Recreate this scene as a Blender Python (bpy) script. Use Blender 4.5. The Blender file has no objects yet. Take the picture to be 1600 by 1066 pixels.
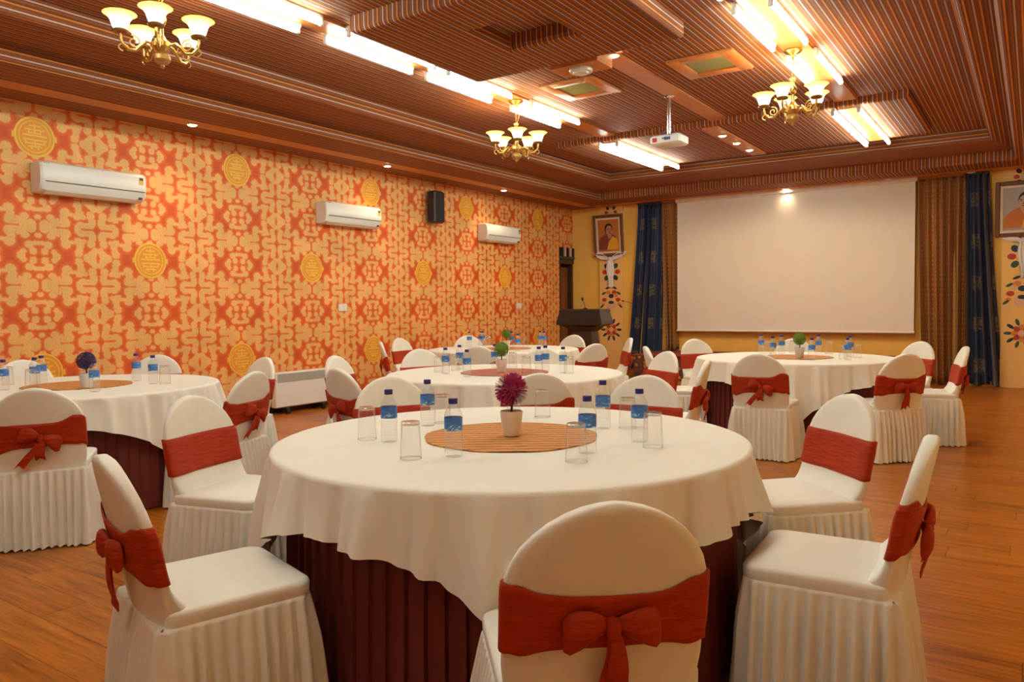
import bpy, math, random
from mathutils import Matrix, Vector
random.seed(7)
S = bpy.context.scene
COL = S.collection
PI = math.pi
sin, cos, sqrt, atan2 = math.sin, math.cos, math.sqrt, math.atan2

# ------------------------------------------------------------------ camera
CAM_H = 1.27
F_PX = 1192.0                       # focal length in pixels of a 1600 px wide frame
YAW, PITCH, ROLL = 0.599882, -0.0451425, -0.010828
cd = bpy.data.cameras.new('camera'); cam = bpy.data.objects.new('camera', cd); COL.objects.link(cam)
cd.sensor_width = 36.0; cd.lens = 36.0 * F_PX / 1600.0; cd.clip_start = 0.02; cd.clip_end = 60
fw = Vector((-sin(YAW)*cos(PITCH), cos(YAW)*cos(PITCH), sin(PITCH)))
rt = Vector((cos(YAW), sin(YAW), 0)); up = rt.cross(fw)
cr = rt*cos(ROLL) + up*sin(ROLL); cu = up*cos(ROLL) - rt*sin(ROLL)
cam.matrix_world = Matrix(((cr.x, cu.x, -fw.x, 0), (cr.y, cu.y, -fw.y, 0), (cr.z, cu.z, -fw.z, CAM_H), (0, 0, 0, 1)))
S.camera = cam
# ------------------------------------------------------------------ world + exposure
w = bpy.data.worlds.new('world'); S.world = w; w.use_nodes = True
w.node_tree.nodes['Background'].inputs[0].default_value = (0.9, 0.8, 0.7, 1)
w.node_tree.nodes['Background'].inputs[1].default_value = 0.05
S.view_settings.view_transform = 'Standard'; S.view_settings.look = 'None'
S.view_settings.gamma = 1.0; S.view_settings.use_curve_mapping = False
S.view_settings.exposure = 0.42
TUBE_STRENGTH = 31.5; TUBE_COL = (0.84, 1.0, 0.90, 1)
SHADE_STRENGTH = 1.8; BULB_STRENGTH = 200.0
SPOT_W = 26.0; SPOT_COL = (1.0, 0.72, 0.42)

# ------------------------------------------------------------------ material helpers
MATS = {}
def new_mat(name):
    m = bpy.data.materials.new(name); m.use_nodes = True
    nt = m.node_tree; b = nt.nodes['Principled BSDF']
    MATS[name] = m
    return m, nt, b
def mat(name, col, rough=0.6, metal=0.0, noise=0.0, nscale=20.0, spec=None, bump=0.0, bscale=60.0, sheen=0.0, stretch=None):
    m, nt, b = new_mat(name)
    b.inputs['Roughness'].default_value = rough; b.inputs['Metallic'].default_value = metal
    if spec is not None: b.inputs['Specular IOR Level'].default_value = spec
    if sheen: b.inputs['Sheen Weight'].default_value = sheen
    c = (*col, 1)
    tc = None
    if noise or bump:
        tc = nt.nodes.new('ShaderNodeTexCoord'); mp = nt.nodes.new('ShaderNodeMapping')
        nt.links.new(tc.outputs['Object'], mp.inputs[0])
        if stretch: mp.inputs['Scale'].default_value = stretch
    if noise:
        n = nt.nodes.new('ShaderNodeTexNoise'); n.inputs['Scale'].default_value = nscale; n.inputs['Detail'].default_value = 4
        nt.links.new(mp.outputs[0], n.inputs['Vector'])
        mx = nt.nodes.new('ShaderNodeMix'); mx.data_type = 'RGBA'
        mx.inputs['A'].default_value = tuple(v*(1-noise) for v in col) + (1,)
        mx.inputs['B'].default_value = tuple(min(1, v*(1+noise)) for v in col) + (1,)
        nt.links.new(n.outputs['Fac'], mx.inputs['Factor']); nt.links.new(mx.outputs['Result'], b.inputs['Base Color'])
    else:
        b.inputs['Base Color'].default_value = c
    if bump:
        n2 = nt.nodes.new('ShaderNodeTexNoise'); n2.inputs['Scale'].default_value = bscale; n2.inputs['Detail'].default_value = 3
        nt.links.new(mp.outputs[0], n2.inputs['Vector'])
        bp = nt.nodes.new('ShaderNodeBump'); bp.inputs['Strength'].default_value = bump; bp.inputs['Distance'].default_value = 0.01
        nt.links.new(n2.outputs['Fac'], bp.inputs['Height']); nt.links.new(bp.outputs[0], b.inputs['Normal'])
    return m
def emis(name, col, strength):
    m, nt, b = new_mat(name)
    b.inputs['Base Color'].default_value = (*col[:3], 1)
    b.inputs['Emission Color'].default_value = (*col[:3], 1); b.inputs['Emission Strength'].default_value = strength
    return m
def M_(nt, op, a, b=None, clamp=False):
    n = nt.nodes.new('ShaderNodeMath'); n.operation = op; n.use_clamp = clamp
    for i, v in enumerate((a, b)):
        if v is None: continue
        if isinstance(v, (int, float)): n.inputs[i].default_value = v
        else: nt.links.new(v, n.inputs[i])
    return n.outputs[0]
def ramp(nt, fac, stops, interp='LINEAR'):
    r = nt.nodes.new('ShaderNodeValToRGB'); r.color_ramp.interpolation = interp
    e = r.color_ramp.elements
    while len(e) > 1: e.remove(e[-1])
    e[0].position = stops[0][0]; e[0].color = (*stops[0][1], 1)
    for p, c in stops[1:]:
        x = e.new(p); x.color = (*c, 1)
    nt.links.new(fac, r.inputs[0])
    return r.outputs[0]

# fabrics and plain materials
mat('cloth_white', (0.85, 0.83, 0.76), 0.8, noise=0.04, nscale=6, bump=0.25, bscale=9)
mat('cover_white', (0.85, 0.83, 0.76), 0.62, noise=0.04, nscale=8, bump=0.25, bscale=14)
mat('sash_rust', (0.42, 0.034, 0.006), 0.6, noise=0.16, nscale=9, bump=0.6, bscale=5, spec=0.25, stretch=(2.5, 2.5, 11))
mat('skirt_maroon', (0.16, 0.022, 0.014), 0.75, noise=0.15, nscale=10)
mat('wood_orange', (0.60, 0.21, 0.05), 0.42, noise=0.18, nscale=5, stretch=(6, 0.6, 6))
mat('wood_dark', (0.055, 0.024, 0.014), 0.38, noise=0.25, nscale=7, stretch=(1, 1, 6))
mat('wood_door', (0.20, 0.065, 0.018), 0.4, noise=0.2, nscale=5, stretch=(8, 8, 1))
mat('wood_frame', (0.16, 0.058, 0.02), 0.35, noise=0.25, nscale=12)
mat('wood_black', (0.03, 0.02, 0.018), 0.3, noise=0.2, nscale=9)
mat('gold_frame', (0.55, 0.33, 0.10), 0.35, metal=0.6)
mat('wall_yellow', (0.88, 0.55, 0.11), 0.6, noise=0.07, nscale=3)
mat('pillar_paint', (0.86, 0.55, 0.18), 0.6, noise=0.06, nscale=4)
mat('wall_plain', (0.86, 0.54, 0.24), 0.7, noise=0.05, nscale=3)
mat('screen_white', (0.84, 0.81, 0.76), 0.85, bump=0.06, bscale=2.5, stretch=(3, 1, 0.4))
mat('black_plastic', (0.018, 0.017, 0.018), 0.4)
mat('dark_gap', (0.02, 0.016, 0.014), 0.8)
mat('grey_metal', (0.35, 0.34, 0.33), 0.35, metal=0.8)
mat('chrome', (0.75, 0.75, 0.75), 0.18, metal=1.0)
mat('white_plastic', (0.80, 0.78, 0.74), 0.3)
mat('white_enamel', (0.82, 0.80, 0.76), 0.3)
mat('brass', (0.62, 0.42, 0.14), 0.28, metal=1.0)
mat('brass_aged', (0.30, 0.17, 0.06), 0.4, metal=0.9)
mat('cap_blue', (0.030, 0.022, 0.20), 0.4)
mat('pot_cream', (0.80, 0.70, 0.58), 0.35)
mat('pot_grey', (0.62, 0.58, 0.54), 0.25)
mat('soil', (0.06, 0.035, 0.02), 0.9)
mat('stem_brown', (0.07, 0.04, 0.03), 0.8)
mat('leaf_magenta', (0.55, 0.06, 0.20), 0.6, noise=0.45, nscale=60)
mat('leaf_green', (0.16, 0.30, 0.02), 0.6, noise=0.3, nscale=40)
mat('leaf_violet', (0.055, 0.03, 0.10), 0.7, noise=0.3, nscale=40)
mat('gold_print', (0.86, 0.50, 0.05), 0.45, noise=0.1, nscale=20)
mat('red_print', (0.78, 0.30, 0.025), 0.6)
mat('paint_red', (0.50, 0.05, 0.025), 0.6); mat('paint_orange', (0.72, 0.24, 0.05), 0.6)
mat('paint_green', (0.04, 0.09, 0.05), 0.6); mat('paint_navy', (0.02, 0.03, 0.08), 0.6); mat('paint_pink', (0.75, 0.45, 0.32), 0.6)
mat('silk_white', (0.82, 0.80, 0.78), 0.4, sheen=0.4)
mat('pic_mat', (0.74, 0.66, 0.50), 0.6); mat('pic_orange', (0.52, 0.17, 0.03), 0.5, noise=0.2, nscale=4); mat('pic_grey', (0.42, 0.38, 0.36), 0.5)
mat('robe_red', (0.22, 0.05, 0.04), 0.6); mat('robe_gold', (0.78, 0.42, 0.03), 0.6); mat('robe_orange', (0.56, 0.18, 0.03), 0.6)
mat('skin', (0.46, 0.23, 0.13), 0.5); mat('skin_light', (0.62, 0.38, 0.26), 0.5); mat('hair_black', (0.015, 0.012, 0.012), 0.5)
mat('panel_green', (0.30, 0.33, 0.15), 0.45)
mat('sticker_yellow', (0.65, 0.45, 0.08), 0.5); mat('sticker_dark', (0.05, 0.07, 0.05), 0.5)
mat('mark_blue', (0.04, 0.08, 0.30), 0.5); mat('mark_red', (0.55, 0.03, 0.03), 0.5)
mat('carpet_red', (0.30, 0.045, 0.03), 0.95)
mat('water', (0.9, 0.93, 0.95), 0.1)
emis('tube_glow', TUBE_COL, TUBE_STRENGTH)
emis('bulb_glow', (1.0, 0.80, 0.48), BULB_STRENGTH)
emis('lens_glow', (1.0, 0.82, 0.55), 30.0)

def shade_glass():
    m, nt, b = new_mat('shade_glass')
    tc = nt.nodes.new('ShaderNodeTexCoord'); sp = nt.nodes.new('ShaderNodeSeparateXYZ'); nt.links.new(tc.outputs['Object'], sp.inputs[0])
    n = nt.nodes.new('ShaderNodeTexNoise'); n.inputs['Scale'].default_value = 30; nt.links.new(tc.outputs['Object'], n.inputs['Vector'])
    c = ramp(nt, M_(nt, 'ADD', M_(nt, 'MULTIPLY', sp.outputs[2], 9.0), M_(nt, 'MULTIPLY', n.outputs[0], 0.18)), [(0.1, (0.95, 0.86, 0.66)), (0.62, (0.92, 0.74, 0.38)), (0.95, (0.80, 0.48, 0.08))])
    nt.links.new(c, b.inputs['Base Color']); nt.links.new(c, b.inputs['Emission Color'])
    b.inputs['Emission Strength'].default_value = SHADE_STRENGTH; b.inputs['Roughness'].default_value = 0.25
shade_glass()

def clear_mat(name, tint, gloss_col=(1, 1, 1), base=0.05, edge=0.75, gr=0.06):
    m, nt, b = new_mat(name); nt.nodes.remove(b)
    out = nt.nodes['Material Output']
    tr = nt.nodes.new('ShaderNodeBsdfTransparent'); tr.inputs[0].default_value = (*tint, 1)
    gl = nt.nodes.new('ShaderNodeBsdfGlossy'); gl.inputs['Roughness'].default_value = gr; gl.inputs[0].default_value = (*gloss_col, 1)
    lw = nt.nodes.new('ShaderNodeLayerWeight'); lw.inputs['Blend'].default_value = 0.35
    lw.inputs['Blend'].default_value = 0.5
    f = M_(nt, 'ADD', M_(nt, 'MULTIPLY', M_(nt, 'POWER', lw.outputs['Facing'], 4.0), edge), base, clamp=True)
    tc_ = ramp(nt, lw.outputs['Facing'], [(0.0, tint), (0.72, tint), (0.93, tuple(v*0.62 for v in tint)), (1.0, tuple(v*0.45 for v in tint))]); nt.links.new(tc_, tr.inputs[0])
    mx = nt.nodes.new('ShaderNodeMixShader'); nt.links.new(f, mx.inputs[0]); nt.links.new(tr.outputs[0], mx.inputs[1]); nt.links.new(gl.outputs[0], mx.inputs[2])
    nt.links.new(mx.outputs[0], out.inputs[0])
clear_mat('glass_clear', (0.985, 0.985, 0.98), base=0.03, edge=0.6, gr=0.10)
clear_mat('glass_thick', (0.93, 0.94, 0.93), base=0.20, edge=0.6, gr=0.15)
clear_mat('bottle_clear', (0.965, 0.975, 0.975), base=0.11, edge=0.5, gr=0.25)

def label_mat():
    m, nt, b = new_mat('bottle_label')
    tc = nt.nodes.new('ShaderNodeTexCoord'); mp = nt.nodes.new('ShaderNodeMapping'); mp.inputs['Scale'].default_value = (22, 22, 40)
    nt.links.new(tc.outputs['Object'], mp.inputs[0])
    n = nt.nodes.new('ShaderNodeTexNoise'); n.inputs['Scale'].default_value = 1.6; n.inputs['Detail'].default_value = 3; n.inputs['Distortion'].default_value = 1.2
    nt.links.new(mp.outputs[0], n.inputs['Vector'])
    sp = nt.nodes.new('ShaderNodeSeparateXYZ'); nt.links.new(tc.outputs['Object'], sp.inputs[0])
    h = M_(nt, 'MULTIPLY', M_(nt, 'SUBTRACT', 0.122, sp.outputs[2]), 3.0)
    c = ramp(nt, M_(nt, 'ADD', n.outputs[0], h), [(0.0, (0.02, 0.08, 0.34)), (0.5, (0.05, 0.20, 0.60)), (0.60, (0.10, 0.32, 0.72)), (0.66, (0.72, 0.82, 0.90)), (0.70, (0.12, 0.34, 0.70)), (1.0, (0.06, 0.22, 0.58))])
    nt.links.new(c, b.inputs['Base Color']); b.inputs['Roughness'].default_value = 0.35
label_mat()

def stripe_mat(name, period, stops, rough=0.8, uv=True, axis=0, wob=0.0, noise=0.10):
    m, nt, b = new_mat(name)
    tc = nt.nodes.new('ShaderNodeTexCoord'); sp = nt.nodes.new('ShaderNodeSeparateXYZ')
    nt.links.new(tc.outputs['UV' if uv else 'Object'], sp.inputs[0])
    u = sp.outputs[axis]
    if wob:
        n = nt.nodes.new('ShaderNodeTexNoise'); n.inputs['Scale'].default_value = 14; nt.links.new(tc.outputs['Object'], n.inputs['Vector'])
        u = M_(nt, 'ADD', u, M_(nt, 'MULTIPLY', n.outputs[0], wob))
    fr = M_(nt, 'FRACT', M_(nt, 'DIVIDE', u, period))
    c = ramp(nt, fr, stops)
    n2 = nt.nodes.new('ShaderNodeTexNoise'); n2.inputs['Scale'].default_value = 90; nt.links.new(tc.outputs['Object'], n2.inputs['Vector'])
    mx = nt.nodes.new('ShaderNodeMix'); mx.data_type = 'RGBA'; mx.blend_type = 'MULTIPLY'; mx.inputs['Factor'].default_value = 1
    nt.links.new(c, mx.inputs['A'])
    nt.links.new(ramp(nt, n2.outputs[0], [(0.3, (1-noise*2,)*3), (0.7, (1, 1, 1))]), mx.inputs['B'])
    nt.links.new(mx.outputs['Result'], b.inputs['Base Color']); b.inputs['Roughness'].default_value = rough
    return m
RUST = (0.28, 0.062, 0.008); LIL = (0.60, 0.40, 0.34); ORG = (0.70, 0.22, 0.022); NAV = (0.09, 0.03, 0.022); BRN = (0.18, 0.047, 0.010)
stripe_mat('ceiling_fabric', 0.098, [(0.0, LIL), (0.07, LIL), (0.11, BRN), (0.24, RUST), (0.40, BRN), (0.44, ORG), (0.53, ORG), (0.57, NAV), (0.66, BRN), (0.76, RUST), (0.84, (0.34, 0.09, 0.014)), (0.90, BRN), (0.96, NAV), (1.0, LIL)])
stripe_mat('mat_weave', 0.050, [(0.0, (0.70, 0.30, 0.07)), (0.35, (0.62, 0.22, 0.04)), (0.42, (0.22, 0.085, 0.07)), (0.54, (0.22, 0.085, 0.07)), (0.62, (0.66, 0.26, 0.05)), (0.85, (0.78, 0.38, 0.10)), (1.0, (0.70, 0.30, 0.07))], uv=False, axis=1, wob=0.035, noise=0.08)
stripe_mat('mat_weave_red', 0.05, [(0.0, (0.52, 0.10, 0.06)), (0.35, (0.45, 0.12, 0.06)), (0.5, (0.10, 0.05, 0.08)), (0.6, (0.55, 0.16, 0.10)), (0.85, (0.62, 0.30, 0.20)), (1.0, (0.52, 0.10, 0.06))], uv=False, axis=1, wob=0.035, noise=0.08)

def floor_mat():
    m, nt, b = new_mat('laminate')
    tc = nt.nodes.new('ShaderNodeNewGeometry'); mp = nt.nodes.new('ShaderNodeMapping'); mp.inputs['Scale'].default_value = (1.3, 16, 1)
    oi = nt.nodes.new('ShaderNodeObjectInfo')
    rnd = M_(nt, 'FRACT', M_(nt, 'ADD', oi.outputs['Random'], tc.outputs['Random Per Island']))
    ad = nt.nodes.new('ShaderNodeVectorMath'); ad.operation = 'ADD'
    cb = nt.nodes.new('ShaderNodeCombineXYZ'); nt.links.new(M_(nt, 'MULTIPLY', rnd, 37.0), cb.inputs[2])
    nt.links.new(tc.outputs['Position'], mp.inputs[0]); nt.links.new(mp.outputs[0], ad.inputs[0]); nt.links.new(cb.outputs[0], ad.inputs[1])
    n = nt.nodes.new('ShaderNodeTexNoise'); n.inputs['Scale'].default_value = 2.2; n.inputs['Detail'].default_value = 5; n.inputs['Roughness'].default_value = 0.65
    nt.links.new(ad.outputs[0], n.inputs['Vector'])
    f = M_(nt, 'ADD', n.outputs[0], M_(nt, 'MULTIPLY', M_(nt, 'SUBTRACT', rnd, 0.5), 0.13))
    c = ramp(nt, f, [(0.28, (0.20, 0.050, 0.004)), (0.44, (0.38, 0.108, 0.007)), (0.58, (0.50, 0.155, 0.011)), (0.76, (0.62, 0.22, 0.026))])
    nt.links.new(c, b.inputs['Base Color']); b.inputs['Roughness'].default_value = 0.30; b.inputs['Specular IOR Level'].default_value = 0.3
floor_mat()

def brocade(name, base, dark, fig, px, pz, rot=0.0):
    m, nt, b = new_mat(name)
    tc = nt.nodes.new('ShaderNodeTexCoord'); sp = nt.nodes.new('ShaderNodeSeparateXYZ'); nt.links.new(tc.outputs['UV'], sp.inputs[0])
    u = M_(nt, 'SUBTRACT', M_(nt, 'FRACT', M_(nt, 'DIVIDE', sp.outputs[0], px)), 0.5)
    row = M_(nt, 'FLOOR', M_(nt, 'DIVIDE', sp.outputs[1], pz))
    v = M_(nt, 'SUBTRACT', M_(nt, 'FRACT', M_(nt, 'DIVIDE', sp.outputs[1], pz)), 0.5)
    return m, nt, b, tc, u, v
def curtain_blue():
    m, nt, b, tc, u, v = brocade('curtain_blue', 0, 0, 0, 0.40, 0.62)
    d = M_(nt, 'MAXIMUM', M_(nt, 'MULTIPLY', M_(nt, 'ABSOLUTE', u), 2.6), M_(nt, 'MULTIPLY', M_(nt, 'ABSOLUTE', v), 3.6))
    n = nt.nodes.new('ShaderNodeTexNoise'); n.inputs['Scale'].default_value = 34; n.inputs['Detail'].default_value = 3; nt.links.new(tc.outputs['UV'], n.inputs['Vector'])
    inside = M_(nt, 'LESS_THAN', d, 0.62)
    thr = M_(nt, 'GREATER_THAN', n.outputs[0], 0.47)
    f = M_(nt, 'MULTIPLY', inside, thr)
    n3 = nt.nodes.new('ShaderNodeTexNoise'); n3.inputs['Scale'].default_value = 60; nt.links.new(tc.outputs['UV'], n3.inputs['Vector'])
    bg = ramp(nt, n3.outputs[0], [(0.35, (0.008, 0.016, 0.055)), (0.7, (0.025, 0.05, 0.14))])
    mx = nt.nodes.new('ShaderNodeMix'); mx.data_type = 'RGBA'; nt.links.new(f, mx.inputs['Factor']); nt.links.new(bg, mx.inputs['A']); mx.inputs['B'].default_value = (0.19, 0.16, 0.09, 1)
    nt.links.new(mx.outputs['Result'], b.inputs['Base Color']); b.inputs['Roughness'].default_value = 0.45; b.inputs['Sheen Weight'].default_value = 0.3
def curtain_gold():
    m, nt, b, tc, u, v = brocade('curtain_gold', 0, 0, 0, 0.065, 0.075)
    f = M_(nt, 'MULTIPLY', M_(nt, 'LESS_THAN', M_(nt, 'ABSOLUTE', u), 0.10), M_(nt, 'LESS_THAN', M_(nt, 'ABSOLUTE', v), 0.13))
    n3 = nt.nodes.new('ShaderNodeTexNoise'); n3.inputs['Scale'].default_value = 50; nt.links.new(tc.outputs['UV'], n3.inputs['Vector'])
    bg = ramp(nt, n3.outputs[0], [(0.35, (0.27, 0.10, 0.010)), (0.7, (0.46, 0.18, 0.02))])
    mx = nt.nodes.new('ShaderNodeMix'); mx.data_type = 'RGBA'; nt.links.new(f, mx.inputs['Factor']); nt.links.new(bg, mx.inputs['A']); mx.inputs['B'].default_value = (0.60, 0.33, 0.10, 1)
    nt.links.new(mx.outputs['Result'], b.inputs['Base Color']); b.inputs['Roughness'].default_value = 0.4; b.inputs['Sheen Weight'].default_value = 0.3
curtain_blue(); curtain_gold()

def stage_carpet():
    m, nt, b = new_mat('stage_carpet')
    tc = nt.nodes.new('ShaderNodeTexCoord')
    vo = nt.nodes.new('ShaderNodeTexVoronoi'); vo.inputs['Scale'].default_value = 9; nt.links.new(tc.outputs['Object'], vo.inputs['Vector'])
    c = ramp(nt, vo.outputs['Distance'], [(0.15, (0.55, 0.28, 0.03)), (0.3, (0.28, 0.10, 0.02)), (0.42, (0.05, 0.03, 0.03)), (0.7, (0.16, 0.05, 0.02))])
    nt.links.new(c, b.inputs['Base Color']); b.inputs['Roughness'].default_value = 0.9
stage_carpet()

def wallpaper():
    # mirrored cloud pattern; half repeat 0.5425 m along the wall, 0.275 m up
    m, nt, b = new_mat('wallpaper')
    g = nt.nodes.new('ShaderNodeNewGeometry'); sp = nt.nodes.new('ShaderNodeSeparateXYZ'); nt.links.new(g.outputs['Position'], sp.inputs[0])
    nz = nt.nodes.new('ShaderNodeTexNoise'); nz.inputs['Scale'].default_value = 11; nz.inputs['Detail'].default_value = 1; nt.links.new(g.outputs['Position'], nz.inputs['Vector'])
    wob = M_(nt, 'MULTIPLY', M_(nt, 'SUBTRACT', nz.outputs[0], 0.5), 0.012)
    U, V = 0.5425, 0.275
    u = M_(nt, 'MULTIPLY', M_(nt, 'PINGPONG', M_(nt, 'ADD', M_(nt, 'SUBTRACT', sp.outputs[1], 3.41), wob), U), 460.0/U)
    v = M_(nt, 'MULTIPLY', M_(nt, 'PINGPONG', M_(nt, 'SUBTRACT', sp.outputs[2], 1.79), V), 250.0/V)
    cb = nt.nodes.new('ShaderNodeCombineXYZ'); nt.links.new(u, cb.inputs[0]); nt.links.new(v, cb.inputs[1])
    def cap(cu_, cv_, hu, hv, r):
        a = nt.nodes.new('ShaderNodeVectorMath'); a.operation = 'SUBTRACT'; nt.links.new(cb.outputs[0], a.inputs[0]); a.inputs[1].default_value = (cu_, cv_, 0)
        c = nt.nodes.new('ShaderNodeVectorMath'); c.operation = 'ABSOLUTE'; nt.links.new(a.outputs[0], c.inputs[0])
        d = nt.nodes.new('ShaderNodeVectorMath'); d.operation = 'SUBTRACT'; nt.links.new(c.outputs[0], d.inputs[0]); d.inputs[1].default_value = (hu, hv, 0)
        e = nt.nodes.new('ShaderNodeVectorMath'); e.operation = 'MAXIMUM'; nt.links.new(d.outputs[0], e.inputs[0]); e.inputs[1].default_value = (0, 0, 0)
        l = nt.nodes.new('ShaderNodeVectorMath'); l.operation = 'LENGTH'; nt.links.new(e.outputs[0], l.inputs[0])
        return M_(nt, 'SUBTRACT', l.outputs['Value'], r)
    cream = [(130, 0, 2, 6, 28), (114, 35, 2, 2, 21), (44, 40, 2, 6, 25), (70, 93, 4, 2, 29), (14, 108, 16, 0, 18),
             (95, 172, 4, 2, 28), (0, 174, 4, 0, 21), (54, 240, 2, 4, 42), (112, 226, 2, 8, 29), (138, 190, 8, 2, 17),
             (207, 115, 2, 4, 37), (195, 163, 0, 6, 31), (203, 206, 2, 4, 40), (166, 222, 8, 4, 20), (262, 130, 14, 0, 16),
             (306, 37, 2, 6, 30), (322, 98, 2, 22, 31), (303, 148, 6, 2, 24), (344, 142, 8, 2, 20),
             (376, 6, 6, 2, 29), (413, 28, 4, 6, 32), (438, 66, 6, 4, 24), (410, 128, 2, 10, 30), (421, 185, 0, 12, 31), (409, 214, 4, 4, 28), (332, 211, 8, 2, 25), (311, 240, 2, 6, 32), (366, 216, 18, 2, 22)]
    red = [(0, 230, 2, 30, 10), (368, 72, 2, 4, 25), (463, 165, 0, 70, 10), (461, 110, 2, 4, 17), (425, 250, 88, 0, 8), (461, 6, 0, 24, 10), (308, 0, 24, 0, 4), (180, 250, 42, 0, 5), (222, 250, 8, 0, 9), (305, 178, 38, 0, 5), (150, 250, 4, 0, 8)]
    sd = None
    for c in cream:
        d = cap(*c); sd = d if sd is None else M_(nt, 'MINIMUM', sd, d)
    sd = M_(nt, 'ADD', sd, M_(nt, 'MULTIPLY', M_(nt, 'MULTIPLY', M_(nt, 'SINE', M_(nt, 'MULTIPLY', u, 0.155)), M_(nt, 'SINE', M_(nt, 'MULTIPLY', v, 0.155))), 3.0))
    rd = None
    for c in red:
        d = cap(*c); rd = d if rd is None else M_(nt, 'MINIMUM', rd, d)
    sd = M_(nt, 'MAXIMUM', sd, M_(nt, 'MULTIPLY', rd, -1.0))
    f = M_(nt, 'ADD', M_(nt, 'DIVIDE', sd, 72.0), 0.5, clamp=True)       # 0.5 on the outline, small inside
    n = nt.nodes.new('ShaderNodeTexNoise'); n.inputs['Scale'].default_value = 4; n.inputs['Detail'].default_value = 4; nt.links.new(g.outputs['Position'], n.inputs['Vector'])
    BG0 = (0.80, 0.13, 0.010); BG1 = (0.70, 0.092, 0.007)
    c = ramp(nt, f, [(0.0, (0.84, 0.48, 0.13)), (0.20, (0.88, 0.50, 0.15)), (0.26, (0.80, 0.36, 0.12)), (0.31, (0.90, 0.52, 0.17)), (0.42, (0.90, 0.44, 0.16)), (0.50, (0.86, 0.30, 0.09)), (0.58, (0.80, 0.16, 0.022)), (0.70, BG0), (1.0, BG1)])
    mx = nt.nodes.new('ShaderNodeMix'); mx.data_type = 'RGBA'; mx.blend_type = 'MULTIPLY'; mx.inputs['Factor'].default_value = 1
    nt.links.new(c, mx.inputs['A']); nt.links.new(ramp(nt, n.outputs[0], [(0.3, (0.80, 0.80, 0.80)), (0.7, (1.0, 1.0, 1.0))]), mx.inputs['B'])
    nt.links.new(mx.outputs['Result'], b.inputs['Base Color']); b.inputs['Roughness'].default_value = 0.6
wallpaper()

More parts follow.
